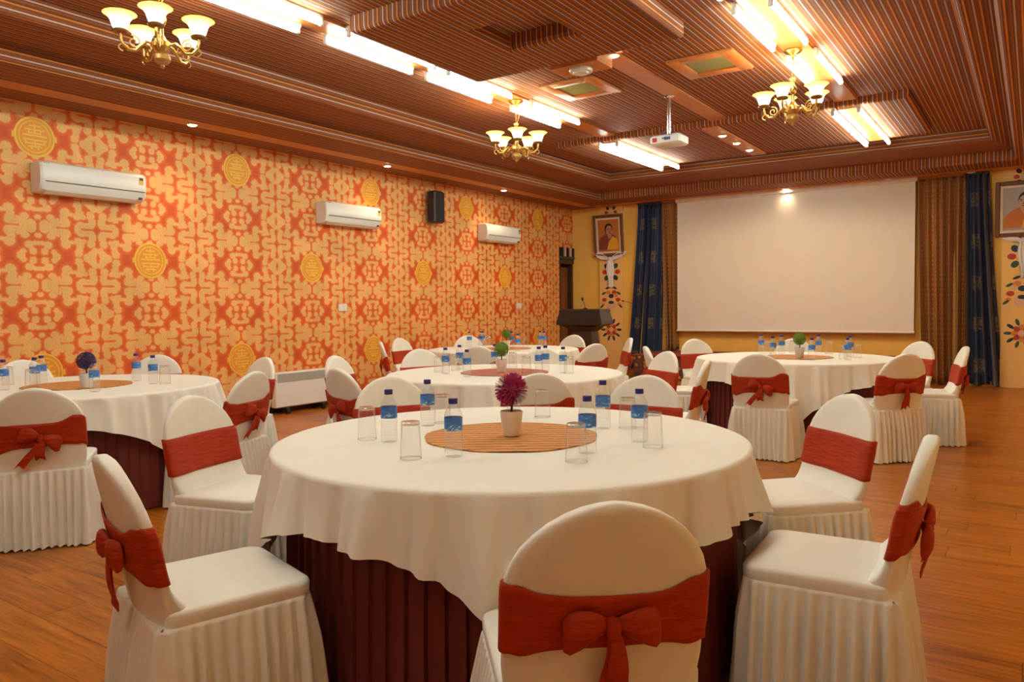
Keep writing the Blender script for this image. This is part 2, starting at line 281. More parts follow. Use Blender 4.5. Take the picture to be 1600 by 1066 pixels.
# ------------------------------------------------------------------ mesh helpers
class MB:
    def __init__(s): s.v = []; s.f = []; s.m = []; s.uv = {}
    def add(s, vs, fs, mi=0, uvs=None):
        o = len(s.v); s.v += [tuple(p) for p in vs]
        for k, f in enumerate(fs):
            if uvs: s.uv[len(s.f)] = uvs[k]
            s.f.append([o+i for i in f]); s.m.append(mi)
        return s
    def box(s, c, d, mi=0, rz=0.0, rx=0.0):
        x, y, z = (q/2 for q in d); P = [(-x,-y,-z),(x,-y,-z),(x,y,-z),(-x,y,-z),(-x,-y,z),(x,-y,z),(x,y,z),(-x,y,z)]
        if rx: P = [(a, b_*cos(rx)-e*sin(rx), b_*sin(rx)+e*cos(rx)) for a, b_, e in P]
        if rz: P = [(a*cos(rz)-b_*sin(rz), a*sin(rz)+b_*cos(rz), e) for a, b_, e in P]
        P = [(a+c[0], b_+c[1], e+c[2]) for a, b_, e in P]
        return s.add(P, [(0,3,2,1),(4,5,6,7),(0,1,5,4),(1,2,6,5),(2,3,7,6),(3,0,4,7)], mi)
    def rbox(s, c, d, b, mi=0):
        # box with all edges chamfered by b
        x, y, z = (q/2 for q in d); P = []
        loops = [(x-b, y-b, -z), (x, y, -z+b), (x, y, z-b), (x-b, y-b, z)]
        for (lx, ly, lz) in loops:
            k = b
            P.append([(c[0]+px, c[1]+py, c[2]+lz) for px, py in ((-lx+k,-ly),(lx-k,-ly),(lx,-ly+k),(lx,ly-k),(lx-k,ly),(-lx+k,ly),(-lx,ly-k),(-lx,-ly+k))])
        return s.loft(P, True, True, mi)
    def loft(s, loops, cap0=False, cap1=False, mi=0, closed=True):
        n = len(loops[0]); V = [p for l in loops for p in l]; F = []
        for i in range(len(loops)-1):
            for j in range(n if closed else n-1):
                a = i*n+j; b = i*n+(j+1) % n; F.append((a, b, b+n, a+n))
        if cap0: F.append(tuple(range(n))[::-1])
        if cap1: F.append(tuple(range((len(loops)-1)*n, len(loops)*n)))
        return s.add(V, F, mi)
    def lathe(s, prof, n=16, c=(0,0,0), mi=0, cap0=False, cap1=False):
        return s.loft([[(c[0]+r*cos(2*PI*j/n), c[1]+r*sin(2*PI*j/n), c[2]+z) for j in range(n)] for r, z in prof], cap0, cap1, mi)
    def tube(s, pts, rad, n=8, mi=0, caps=True):
        pts = [Vector(p) for p in pts]; L = []
        prev = None
        for i, p in enumerate(pts):
            t = (pts[min(i+1, len(pts)-1)] - pts[max(i-1, 0)]).normalized()
            a = prev if prev is not None else (Vector((0,0,1)) if abs(t.z) < 0.9 else Vector((1,0,0)))
            e1 = (a - t*a.dot(t)).normalized(); prev = e1; e2 = t.cross(e1)
            r = rad[i] if isinstance(rad, (list, tuple)) else rad
            L.append([tuple(p + e1*(r*cos(2*PI*j/n)) + e2*(r*sin(2*PI*j/n))) for j in range(n)])
        return s.loft(L, caps, caps, mi)
    def disc(s, c, rx, rz, mi=0, n=14, th=0.003, rot=0.0):
        # thin disc on a wall that faces -Y
        def ring(y, k): return [(c[0]+(rx*k*cos(2*PI*j/n))*cos(rot)-(rz*k*sin(2*PI*j/n))*sin(rot), y, c[2]+(rx*k*cos(2*PI*j/n))*sin(rot)+(rz*k*sin(2*PI*j/n))*cos(rot)) for j in range(n)]
        return s.loft([ring(c[1], 1), ring(c[1]-th, 0.94)], False, True, mi)
    def mesh(s, name, mats, smooth=0.7):
        me = bpy.data.meshes.new(name); me.from_pydata(s.v, [], s.f); me.validate(clean_customdata=False)
        for k in (mats if isinstance(mats, (list, tuple)) else [mats]): me.materials.append(MATS[k])
        if len(me.polygons) == len(s.m): me.polygons.foreach_set('material_index', s.m)
        if s.uv:
            ul = me.uv_layers.new(name='UVMap')
            for pi_, p in enumerate(me.polygons):
                if pi_ in s.uv:
                    for li, uv in zip(p.loop_indices, s.uv[pi_]): ul.data[li].uv = uv
        if smooth:
            me.polygons.foreach_set('use_smooth', [True]*len(me.polygons)); me.set_sharp_from_angle(angle=smooth)
        me.update(); return me
    def build(s, name, mats, parent=None, smooth=0.7, loc=None):
        return mk(name, s.mesh(name, mats, smooth), parent, loc)
def mk(name, me, parent=None, loc=None, rz=0.0):
    o = bpy.data.objects.new(name, me); COL.objects.link(o)
    if parent is not None: o.parent = parent
    if loc: o.location = loc
    if rz: o.rotation_euler[2] = rz
    return o
def tag(o, label=None, cat=None, group=None, kind=None):
    if label: o['label'] = label
    if cat: o['category'] = cat
    if group: o['group'] = group
    if kind: o['kind'] = kind
    return o
def thing(name, label, cat, loc=(0,0,0), rz=0.0, group=None):
    return tag(mk(name, None, None, loc, rz), label, cat, group)
def struct(o, label=None): return tag(o, label=label, kind='structure')
def copy_tree(src, name=None, parent=None):
    c = src.copy(); COL.objects.link(c); c.parent = parent
    if name: c.name = name
    for ch in src.children: copy_tree(ch, None, c)
    return c
ORD = ['leftmost', 'second', 'third', 'fourth', 'fifth', 'sixth', 'seventh', 'eighth', 'ninth', 'tenth']

# ------------------------------------------------------------------ room dimensions
XL, XR, YB, YF = -7.66, 0.86, 13.40, -5.0
ZS, ZM, ZC = 3.19, 3.335, 3.50            # soffit, second step, main ceiling

# floor: slab with laminate planks running along X
fl = MB(); fl.box(((XL+XR)/2, (YF+YB)/2, -0.065), (XR-XL+0.4, YB-YF+0.4, 0.1))
floor = struct(fl.build('floor', 'wood_door', smooth=None), 'brown wood laminate floor in long planks')
PW, PL = 0.19, 1.20
pm = MB(); pm.box((0, 0, -0.0075), (PL-0.002, PW-0.0015, 0.015)); plank_me = pm.mesh('plank', 'laminate', None)
pl = []
rr = random.Random(3); j = 0; y = YF
while y < YB:
    x = XL - rr.random()*PL; 
    while x < XR:
        x0, x1 = max(x, XL), min(x+PL, XR)
        if x1-x0 > 0.05: pl.append((x0, x1, y+PW/2))
        x += PL
    y += PW
def in_view(x, y):
    d = Vector((x, y, -CAM_H)); z = d.dot(fw)
    return z > 0.4 and abs(d.dot(cr)/z) < 0.72 and abs(d.dot(cu)/z) < 0.5
pl.sort(key=lambda p: (not in_view((p[0]+p[1])/2, p[2]), math.hypot((p[0]+p[1])/2, p[2])))
rest = MB(); cnt = 0
for x0, x1, yy in pl:
    if cnt < 300 and x1-x0 > PL-0.01:
        mk('plank', plank_me, floor, ((x0+x1)/2, yy, 0)); cnt += 1
    else: rest.box(((x0+x1)/2, yy, -0.0075), (x1-x0-0.002, PW-0.0015, 0.015))
tag(rest.build('far_planking', 'laminate', floor, smooth=None), kind='stuff')

# walls
DY0, DZ = 12.86, 2.42                       # doorway in the left wall, up to the corner
wl = MB(); wl.box((XL-0.1, (YF-0.2+DY0)/2, 1.70), (0.2, DY0-YF+0.2, 3.4)); wl.box((XL-0.1, (DY0+YB)/2, (DZ+3.4)/2), (0.2, YB-DY0, 3.4-DZ))
wall_left = struct(wl.build('wall_left', 'wallpaper', smooth=None), 'orange wallpaper wall with cream cloud pattern and gold medallions')
wb_ = MB(); wb_.box(((XL+XR)/2, YB+0.1, 1.70), (XR-XL+0.8, 0.2, 3.4))
wall_back = struct(wb_.build('wall_back', 'wall_yellow', smooth=None), 'yellow painted end wall behind the screen')
a = MB(); a.box((XR+0.1, (YF+YB)/2, 1.70), (0.2, YB-YF+0.4, 3.4)); struct(a.build('wall_right', 'wall_plain', smooth=None))
a = MB(); a.box(((XL+XR)/2, YF-0.1, 1.70), (XR-XL+0.4, 0.2, 3.4)); struct(a.build('wall_front', 'wall_plain', smooth=None))
a = MB(); a.box((XL+0.008, (YF+DY0)/2, 0.04), (0.016, DY0-YF, 0.08)); struct(a.build('baseboard_left', 'wood_dark', smooth=None))
a = MB(); a.box((-3.3, YB-0.008, 0.04), (8.5, 0.016, 0.08)); struct(a.build('baseboard_back', 'wood_orange', smooth=None))

# gold medallions printed on the wallpaper, in low relief
md = MB()
def ringpts(r, x, n=28): return [(x, r*cos(2*PI*k/n), r*1.06*sin(2*PI*k/n)) for k in range(n)]
for r0, r1 in ((0.158, 0.178), (0.128, 0.142)):
    md.loft([ringpts(r1, 0), ringpts(r1-0.004, 0.004), ringpts(r0+0.004, 0.004), ringpts(r0, 0)])
for sx_ in (-1, 1): md.box((0.002, sx_*0.186, 0), (0.004, 0.014, 0.05))
for zz, ww in ((0.10, 0.10), (0.065, 0.17), (0.035, 0.10), (0.012, 0.21), (-0.028, 0.21), (-0.06, 0.17), (-0.09, 0.12)):
    md.box((0.002, 0, zz), (0.004, ww, 0.014))
for yy, zz, hh in ((0, 0.082, 0.08), (0, -0.06, 0.07), (0.05, 0.05, 0.05), (-0.05, 0.05, 0.05), (0.08, -0.045, 0.05), (-0.08, -0.045, 0.05), (0.03, -0.095, 0.04), (-0.03, -0.095, 0.04)):
    md.box((0.002, yy, zz), (0.004, 0.013, hh))
md.loft([ringpts(0.158, 0.0005), ringpts(0.157, 0.001)], False, True, 1)
med_me = md.mesh('medallion', ['gold_print', 'red_print'], None)
for i in range(-5, 9):
    yy = 3.41 + 1.085*i
    for zz in ((2.885, 0.69) if i % 2 == 0 else (1.79,)):
        if YF+0.3 < yy < YB-0.9: mk('medallion', med_me, wall_left, (XL+0.0008, yy, zz))

# doorway
dr = struct(mk('door_1', None, None, (XL, DY0, 0)), 'narrow brown wooden door in the corner beside the lectern')
DW = YB - DY0
a = MB(); a.box((-0.12, DW/2, 1.02), (0.04, DW-0.12, 2.04)); a.build('door_leaf', 'wood_door', dr)
a = MB(); a.rbox((-0.095, DW/2, 1.45), (0.016, DW-0.30, 0.8), 0.006); a.build('door_panel', 'wood_door', dr)
a = MB(); a.rbox((-0.095, DW/2, 0.5), (0.016, DW-0.30, 0.6), 0.006); a.build('door_panel', 'wood_door', dr)
for yy in (0.03, DW-0.03):
    a = MB(); a.box((-0.08, yy, 1.06), (0.16, 0.06, 2.12)); a.build('door_jamb', 'wood_dark', dr, None)
a = MB(); a.box((-0.08, DW/2, 2.15), (0.20, DW, 0.10)); a.build('lintel', 'wood_dark', dr, None)
a = MB(); a.rbox((-0.07, DW/2, 2.22), (0.24, DW, 0.05), 0.01); a.build('lintel_moulding', 'paint_green', dr)
for k in range(5):
    a = MB(); a.box((-0.05, 0.06+k*(DW-0.12)/4, 2.33), (0.20, 0.055, 0.17)); a.build('carved_bracket', 'dark_gap' if k % 2 == 0 else 'paint_pink', dr, None)
a = MB(); a.box((-0.17, DW/2, 1.25), (0.04, DW+0.2, 2.6)); a.build('backing', 'dark_gap', dr, None)

# ------------------------------------------------------------------ ceiling
def fab(sides, name, parent):
    mb = MB()
    for quad, uvf in sides: mb.add(quad, [(0, 1, 2, 3)], 0, [[uvf(p) for p in quad]])
    return mb.build(name, 'ceiling_fabric', parent, 0.9)
UX = lambda p: (p[0], p[1]); UXZ = lambda s_: (lambda p: (p[0]+s_*p[2], p[1])); UYZ = lambda s_: (lambda p: (p[1]+s_*p[2], p[0]))
def rect(l): x0, x1, y0, y1, z = l; return [(x0, y0, z), (x1, y0, z), (x1, y1, z), (x0, y1, z)]
def lofted(loops, back_modes=None, flip=False):
    out = []
    for i in range(len(loops)-1):
        A, B = rect(loops[i]), rect(loops[i+1])
        flat = abs(loops[i][4]-loops[i+1][4]) < 1e-4
        for s_ in range(4):
            q = [A[s_], A[(s_+1) % 4], B[(s_+1) % 4], B[s_]]
            if s_ in (0, 2): uvf = UX if not back_modes or back_modes[i] == 'x' else UYZ(1)
            elif flat and not back_modes: uvf = UX
            else: uvf = UXZ(1 if s_ == 3 else -1)
            out.append((q[::-1] if flip else q, uvf))
    return out
a = MB(); a.box(((XL+XR)/2, (YF+YB)/2, 3.62), (XR-XL+0.4, YB-YF+0.4, 0.16))
ceiling = struct(a.build('ceiling', 'wood_dark', smooth=None), 'stepped ceiling lined with rust striped fabric')
R0 = (XL, XR, YF, YB); R1 = (-6.57, -0.25, YF+0.9, 12.50); R2 = (-5.92, -0.50, YF+1.6, 11.62)
def ins(r, d, z): return (r[0]+d, r[1]-d, r[2]+d, r[3]-d, z)
SL = [(*R0, ZS), ins(R1, -0.04, ZS), ins(R1, -0.015, ZS+0.008), ins(R1, 0, ZS+0.03), ins(R1, 0.0, ZM-0.0), ins(R2, -0.04, ZM), ins(R2, -0.012, ZM+0.008), ins(R2, 0, ZM+0.03), ins(R2, 0, ZC)]
fab(lofted(SL, ['x', 'x', 'x', 'x', 'y', 'y', 'y', 'y'], True), 'perimeter_soffit', ceiling)
fab([(rect((*R2, ZC))[::-1], UX)], 'field_fabric', ceiling)
def tray(name, r, zb, hole=None, rad=0.035):
    L = [(*r, ZC), (*r, zb+rad)]
    for k in (1, 2, 3):
        t = k*PI/6; L.append(ins(r, rad*(1-cos(t)), zb+rad*(1-sin(t))))
    s_ = lofted(L, None, False)
    if hole is None: s_.append((rect(L[-1])[::-1], UX))
    else:
        H_ = [L[-1], ins(hole, -0.04, zb), ins(hole, -0.012, zb+0.012), ins(hole, 0, zb+0.04), (*hole, ZC-0.002)]
        s_ += lofted(H_, None, False); 
    return fab(s_, name, ceiling)
ZP, ZR = 3.37, 3.42
tray('dropped_panel', (-4.36, -2.32, 4.22, 5.84), ZP, (-3.58, -2.97, 4.74, 5.26))
tray('rear_dropped_panel', (-5.42, -1.12, 9.05, 11.15), ZR)
def strip(x0, x1, y0, y1, z, name='wood_strip', th=0.02):
    a = MB(); a.box(((x0+x1)/2, (y0+y1)/2, z-th/2), (x1-x0, y1-y0, th)); return a.build(name, 'wood_orange', ceiling, None)
LX, RX = -4.635, -1.735                     # centre lines of the two lamp rows
strip(LX-0.11, LX+0.11, -3.3, 9.05, ZC); strip(RX-0.11, RX+0.11, -3.3, 9.05, ZC)
strip(LX-0.09, LX+0.09, 9.10, 11.1, ZR); strip(RX-0.09, RX+0.09, 9.10, 11.1, ZR)
strip(-3.26, -3.06, 5.84, 9.05, ZC); strip(-3.38, -3.18, 9.10, 11.1, ZR)
strip(-7.27, -7.05, YF+0.4, YB-0.25, ZS, th=0.008)
strip(-7.05, 0.3, YB-0.32, YB-0.05, ZS, th=0.008)
a = MB(); a.box((-3.32, 5.98, ZC-0.075), (0.46, 0.28, 0.15)); a.build('wood_box', 'wood_orange', ceiling, None)

# timber framed ceiling panels
for x, y, lb in ((-3.86, 6.93, 'grey-green square ceiling panel in orange wood frame near the smoke detector'), (-2.51, 6.96, 'grey-green square ceiling panel in orange wood frame near the brighter chandelier')):
    t = thing('ceiling_hatch', lb, 'ceiling panel', (x, y, ZC), 0, 'framed ceiling panels')
    for dx, dy, sx, sy in ((-0.25, 0, 0.12, 0.62), (0.25, 0, 0.12, 0.62), (0, -0.25, 0.38, 0.12), (0, 0.25, 0.38, 0.12)):
        a = MB(); a.rbox((dx, dy, -0.014), (sx, sy, 0.028), 0.004); a.build('frame_bar', 'wood_orange', t)
    a = MB(); a.box((0, 0, -0.004), (0.38, 0.38, 0.008)); a.build('pane', 'panel_green', t, None)

# smoke detector under the wooden box
t = thing('smoke_detector', 'round white smoke detector under the wooden ceiling box', 'smoke detector', (-3.32, 5.97, ZC-0.15))
a = MB(); a.lathe([(0.10, 0), (0.105, -0.012), (0.10, -0.03)], 24, cap1=True); a.build('base', 'white_plastic', t)
a = MB(); a.lathe([(0.07, -0.03), (0.065, -0.045), (0.03, -0.05)], 20, cap1=True); a.build('sensor_cap', 'white_plastic', t)

# ------------------------------------------------------------------ tube lights
TL = 1.00
def tube_me():
    b_ = MB(); b_.rbox((0, 0, -0.022), (0.035, TL+0.06, 0.044), 0.005)
    t_ = MB(); t_.tube([(0, -TL/2, 0), (0, TL/2, 0)], 0.019, 10)
    c_ = MB(); c_.rbox((0, 0, 0), (0.036, 0.03, 0.065), 0.006)
    return b_.mesh('batten', 'white_enamel'), t_.mesh('tube', 'tube_glow'), c_.mesh('end_cap', 'white_enamel')
BAT, TUB, CAP = tube_me()
def tube_light(x, y0, zc, side, label):
    t = thing('tube_light', label, 'tube light', (x, y0+TL/2, zc), 0, 'fluorescent tube lights on the ceiling')
    mk('batten', BAT, t); mk('tube', TUB, t, (side*0.012, 0, -0.066))
    for s_ in (-1, 1): mk('end_cap', CAP, t, (side*0.008, s_*(TL/2+0.012), -0.056))
rows_l = [(0.30, ZC), (1.65, ZC), (3.05, ZC), (4.36, ZC), (5.60, ZC), (7.02, ZC), (9.06, ZR), (10.10, ZR)]  # nearest entries are out of frame, added to light the foreground
rows_r = [(-2.3, ZC), (-0.95, ZC), (0.40, ZC), (1.75, ZC), (3.05, ZC), (4.38, ZC), (5.70, ZC), (7.10, ZC), (9.06, ZR), (10.10, ZR)]
for nm, cx, rows in (('left', LX, rows_l), ('right', RX, rows_r)):
    for side in (-1, 1):
        for k, (y0, zc) in enumerate(rows):
            far = len(rows)-k
            wh = {1: 'farthest from the camera', 2: 'second farthest'}.get(far, ['', '', '', 'third farthest', 'fourth farthest', 'fifth farthest', 'sixth farthest', 'seventh farthest, added unseen', 'eighth farthest, added unseen', 'ninth farthest, added unseen', 'tenth farthest, added unseen'][far])
            tube_light(cx+side*0.125, y0, zc, side, f"lit fluorescent tube on the {'wall' if (side < 0) == (nm == 'left') else 'centre'} side of the {nm} wood strip, {wh}")

# ------------------------------------------------------------------ downlights
def downlight(x, y, z, label, lit=True, watts=SPOT_W, ang=2.1, blend=1.0):
    t = thing('downlight', label, 'downlight', (x, y, z), 0, 'recessed downlights')
    a = MB(); a.lathe([(0.062, 0.0), (0.062, -0.006), (0.052, -0.012), (0.048, -0.004)], 20); a.build('trim_ring', 'brass' if lit else 'white_enamel', t)
    a = MB(); a.lathe([(0.048, -0.004), (0.034, -0.016), (0.012, -0.020)], 16, cap1=True); a.build('lens', 'lens_glow' if lit else 'white_plastic', t)
    if lit:
        ld = bpy.data.lights.new('downlight_lamp', 'SPOT'); ld.energy = watts; ld.color = SPOT_COL; ld.spot_size = ang; ld.spot_blend = blend; ld.shadow_soft_size = 0.03
        lo = bpy.data.objects.new('downlight_lamp', ld); COL.objects.link(lo); lo.parent = t; lo.location = (0, 0, -0.03)
zs = ZS-0.008
downlight(-7.19, 4.72, zs, 'lit downlight in left soffit nearest the first air conditioner')
downlight(-7.21, 7.62, zs, 'lit downlight in left soffit above the second air conditioner')
downlight(-7.21, 10.35, zs, 'lit downlight in left soffit just above the third air conditioner')
downlight(-7.19, 1.9, zs, 'lit downlight in left soffit beyond the left picture edge')
downlight(-3.45, YB-0.2, zs, 'lit downlight in the soffit above the projection screen', True, 6)
downlight(-1.90, YB-0.2, zs, 'unlit downlight in the soffit near the right gold curtain', False)
downlight(-0.80, YB-0.12, zs, 'unlit white downlight in the soffit above the right blue curtain', False)
downlight(-3.10, 6.17, ZC-0.02, 'lit downlight on centre wood strip beside the smoke detector', True, 14)
for k, yy in enumerate((9.55, 10.1, 10.66)):
    downlight(-3.28, yy, ZR-0.02, ['nearest', 'middle', 'farthest'][k]+' of three downlights in a row above the screen', True, 52, 2.95, 0.25)

# ------------------------------------------------------------------ chandeliers
def chandelier_proto():
    t = mk('chandelier', None)
    a = MB(); a.lathe([(0.075, 0), (0.08, -0.012), (0.06, -0.03), (0.025, -0.045), (0.012, -0.06)], 20, cap1=True); a.build('canopy', 'brass', t)
    for k in range(7):
        z0 = -0.06-k*0.026; pts = []
        for q in range(13):
            an = 2*PI*q/12; e = 0.010*cos(an); pts.append((e if k % 2 else 0, 0 if k % 2 else e, z0-0.013+0.018*sin(an)))
        a = MB(); a.tube(pts, 0.003, 6, caps=False); a.build('chain_link', 'brass', t)
    a = MB(); a.tube([(0.02, 0, -0.05), (0.035, 0, -0.11), (0.03, 0.01, -0.19), (0.008, 0, -0.24)], 0.003, 6); a.build('cable', 'gold_frame', t)
    a = MB(); a.lathe([(0.004, -0.235), (0.032, -0.245), (0.028, -0.255), (0.012, -0.275), (0.014, -0.30), (0.024, -0.315), (0.034, -0.34), (0.026, -0.37), (0.012, -0.385), (0.014, -0.44), (0.03, -0.47), (0.055, -0.49), (0.06, -0.52), (0.04, -0.55), (0.022, -0.56)], 20, cap1=True); a.build('stem', 'brass', t)
    a = MB(); a.lathe([(0.03, -0.555), (0.05, -0.575), (0.052, -0.60), (0.035, -0.622), (0.012, -0.632), (0.014, -0.642), (0.004, -0.655)], 20, cap0=True, cap1=True); a.build('finial', 'gold_frame', t)
    for k in range(5):
        an = 2*PI*k/5 + 0.33; c, s_ = cos(an), sin(an)
        pr = [(0.045, -0.51), (0.09, -0.50), (0.125, -0.53), (0.155, -0.565), (0.20, -0.565), (0.235, -0.53), (0.24, -0.49), (0.24, -0.465)]
        arm = MB().tube([(r*c, r*s_, z) for r, z in pr], [0.008, 0.010, 0.011, 0.011, 0.010, 0.009, 0.009, 0.010], 8).build('arm', 'brass', t)
        sc = []
        for q in range(22):
            th = q*0.42; rr_ = 0.042*(1-q/26); sc.append(((0.165+rr_*cos(th+1.2))*c, (0.165+rr_*cos(th+1.2))*s_, -0.515+rr_*sin(th+1.2)))
        MB().tube(sc, 0.005, 6).build('scroll', 'brass', arm)
        sc = [((0.225+0.028*cos(q*0.5-1.5))*c, (0.225+0.028*cos(q*0.5-1.5))*s_, -0.56+0.022*sin(q*0.5-1.5)) for q in range(10)]
        MB().tube(sc, 0.0045, 6).build('scroll', 'brass', arm)
        a = MB(); a.lathe([(0.012, -0.475), (0.046, -0.47), (0.05, -0.458), (0.034, -0.448)], 16, (0.24*c, 0.24*s_, 0), cap0=True, cap1=True); a.build('cup', 'brass_aged', t)
        a = MB(); prof = [(0.036, 0), (0.044, 0.012), (0.052, 0.035), (0.058, 0.055), (0.068, 0.072), (0.086, 0.088), (0.100, 0.096)]
        a.lathe(prof, 24); a.lathe([(r-0.003, z+0.002) for r, z in prof[::-1]], 24)
        a.build('shade', 'shade_glass', t, loc=(0.24*c, 0.24*s_, -0.452))
        a = MB(); a.lathe([(0.008, 0), (0.02, 0.02), (0.018, 0.035), (0.006, 0.045)], 10, cap0=True, cap1=True); a.build('bulb', 'bulb_glow', t, loc=(0.24*c, 0.24*s_, -0.44))
    return t
ch0 = chandelier_proto(); chl = [ch0]+[copy_tree(ch0) for _ in range(5)]
for o, (x, y, rz, sc, lb) in zip(chl, ((-4.66, 2.86, 0.25, 1.0, 'brass five-shade chandelier hanging at the left above the first air conditioner'), (LX, 6.90, 0.0, 1.0, 'brass five-shade chandelier hanging between tube lights on the left wood strip'), (-1.77, 6.98, 0.5, 1.0, 'brass five-shade chandelier hanging nearest the projection screen side'), (RX, 2.88, 0.1, 1.0, 'brass five-shade chandelier above the foreground table, out of the picture'), (LX, -1.1, 0.4, 1.0, 'added brass five-shade chandelier, unseen behind the camera on the left wood strip'), (RX, -1.1, 0.7, 1.0, 'added brass five-shade chandelier, unseen behind the camera on the right wood strip'))):  # the pair behind the camera is added, unseen, to brighten the foreground
    o.location = (x, y, ZC-0.02); o.rotation_euler[2] = rz; tag(o, lb, 'chandelier', 'brass chandeliers')

# ------------------------------------------------------------------ projector
t = thing('projector', 'white ceiling projector on a chrome pole', 'projector', (-3.22, 7.70, ZC-0.02))
a = MB(); a.lathe([(0.055, 0), (0.055, -0.008), (0.03, -0.012)], 16, cap1=True); a.build('ceiling_plate', 'chrome', t)
a = MB(); a.tube([(0, 0, -0.01), (0, 0, -0.40)], 0.022, 12); a.build('pole', 'chrome', t)
bd = MB(); bd.rbox((0, 0, -0.475), (0.34, 0.25, 0.10), 0.018); bd = bd.build('housing', 'white_plastic', t)
a = MB(); a.box((0.03, -0.126, -0.47), (0.07, 0.004, 0.03)); a.build('maker_mark', 'mark_blue', bd, None)
a = MB(); a.box((-0.11, -0.126, -0.475), (0.05, 0.004, 0.045)); a.build('warning_mark', 'mark_red', bd, None)
a = MB(); a.tube([(0.09, 0.12, -0.47), (0.09, 0.135, -0.47)], 0.03, 16); a.build('lens', 'black_plastic', bd)
for s_ in (-1, 1):
    a = MB(); a.box((s_*0.05, 0, -0.41), (0.02, 0.10, 0.03)); a.build('bracket', 'black_plastic', t, None)
a = MB(); a.tube([(-0.025, -0.02, -0.36), (-0.06, -0.08, -0.41), (-0.02, -0.13, -0.47), (0.06, -0.11, -0.43), (0.03, -0.03, -0.40)], 0.006, 6); a.build('cable', 'black_plastic', t)

# ------------------------------------------------------------------ air conditioners
def ac_proto():
    t = mk('air_conditioner', None)
    pr = [(0.0, 0.0), (0.11, 0.0), (0.165, 0.025), (0.195, 0.07), (0.205, 0.14), (0.20, 0.235), (0.185, 0.268), (0.15, 0.285), (0.0, 0.285)]
    L = 1.0
    def ext(y, k): return [(x*k+(0 if k == 1 else 0.002), y, 0.1425+(z-0.1425)*(k)) for x, z in pr]
    a = MB(); a.loft([ext(0, 0.93), ext(0.02, 1), ext(L-0.02, 1), ext(L, 0.93)], True, True); b_ = a.build('body', 'white_plastic', t, 0.5)
    a = MB(); a.box((0.2015, L/2+0.01, 0.098), (0.006, L-0.06, 0.007)); a.build('panel_gap', 'dark_gap', t, None)
    a = MB(); a.loft([[(0.120, y, -0.002), (0.170, y, 0.022), (0.176, y, 0.018), (0.124, y, -0.008)] for y in (0.05, L-0.10)], True, True); v_ = a.build('air_vane', 'white_enamel', t, None)
    a = MB(); a.loft([[(0.105, y, -0.001), (0.118, y, -0.001), (0.118, y, -0.004), (0.105, y, -0.004)] for y in (0.05, L-0.10)], True, True); a.build('outlet_slot', 'dark_gap', t, None)
    a = MB(); a.box((0.175, L-0.055, 0.035), (0.02, 0.035, 0.02)); a.build('display_window', 'black_plastic', t, None)
    s_ = MB().box((0.2045, L-0.055, 0.205), (0.003, 0.045, 0.075)).build('rating_sticker', 'sticker_yellow', b_, None)
    a = MB(); a.box((0.2065, L-0.055, 0.225), (0.002, 0.038, 0.025)); a.build('sticker_print', 'sticker_dark', b_, None)
    a = MB(); a.box((0.2025, 0.05, 0.262), (0.003, 0.05, 0.007)); a.build('maker_mark', 'grey_metal', b_, None)
    return t
ac0 = ac_proto(); acs = [ac0, copy_tree(ac0), copy_tree(ac0)]
for o, y, lb in zip(acs, (3.36, 6.75, 10.22), ('white split air conditioner on the orange wall, the closest and largest', 'white split air conditioner on the orange wall, middle of the three', 'white split air conditioner on the orange wall, beside the black speaker toward the door')):
    o.location = (XL+0.004, y, 2.365); tag(o, lb, 'air conditioner', 'wall air conditioners')

# wall speaker
t = thing('wall_speaker', 'slim black loudspeaker on the orange wall between two air conditioners', 'speaker', (XL, 9.0, 2.79)); t.rotation_euler = (0, 0, 0)
a = MB(); a.rbox((0.13, 0, 0), (0.16, 0.24, 0.48), 0.02); c_ = a.build('cabinet', 'black_plastic', t)
a = MB(); a.rbox((0.213, 0, 0), (0.01, 0.20, 0.43), 0.004); a.build('grille', 'dark_gap', t)
a = MB(); a.box((0.03, 0, 0.03), (0.06, 0.05, 0.16)); a.build('bracket', 'black_plastic', t, None)
# outlets
for y, z, lb in ((7.17, 1.28, 'white wall switch plate below the second air conditioner'), (11.42, 1.28, 'white wall switch plate nearer the door and lectern'), (6.98, 0.30, 'white wall socket beside the convector heater')):
    t = thing('wall_plate', lb, 'wall plate', (XL, y, z), 0, 'wall plates')
    a = MB(); a.rbox((0.009, 0, 0), (0.016, 0.15, 0.10), 0.004); a.build('plate', 'white_plastic', t)
    for s_ in (-1, 1):
        a = MB(); a.rbox((0.019, s_*0.035, 0), (0.006, 0.04, 0.06), 0.002); a.build('rocker', 'white_enamel', t)
# convector heater
t = thing('convector_heater', 'white electric convector heater standing against the orange wall', 'heater', (XL+0.135, 6.33, 0))
a = MB(); a.rbox((0, 0, 0.29), (0.10, 0.84, 0.43), 0.012); a.build('case', 'white_enamel', t)
for k in range(7):
    a = MB(); a.box((0.052, 0, 0.39+k*0.015), (0.006, 0.78, 0.006)); a.build('louvre', 'grey_metal', t, None)
for s_ in (-1, 1):
    f_ = MB().box((0, s_*0.28, 0.045), (0.22, 0.05, 0.06)).build('foot', 'black_plastic', t, None)
    for q in (-1, 1): MB().tube([(q*0.09, s_*0.28-0.02, 0.02), (q*0.09, s_*0.28+0.02, 0.02)], 0.02, 12).build('castor', 'black_plastic', f_)
a = MB(); a.rbox((0.02, 0.44, 0.33), (0.05, 0.05, 0.12), 0.006); a.build('control_box', 'white_enamel', t)

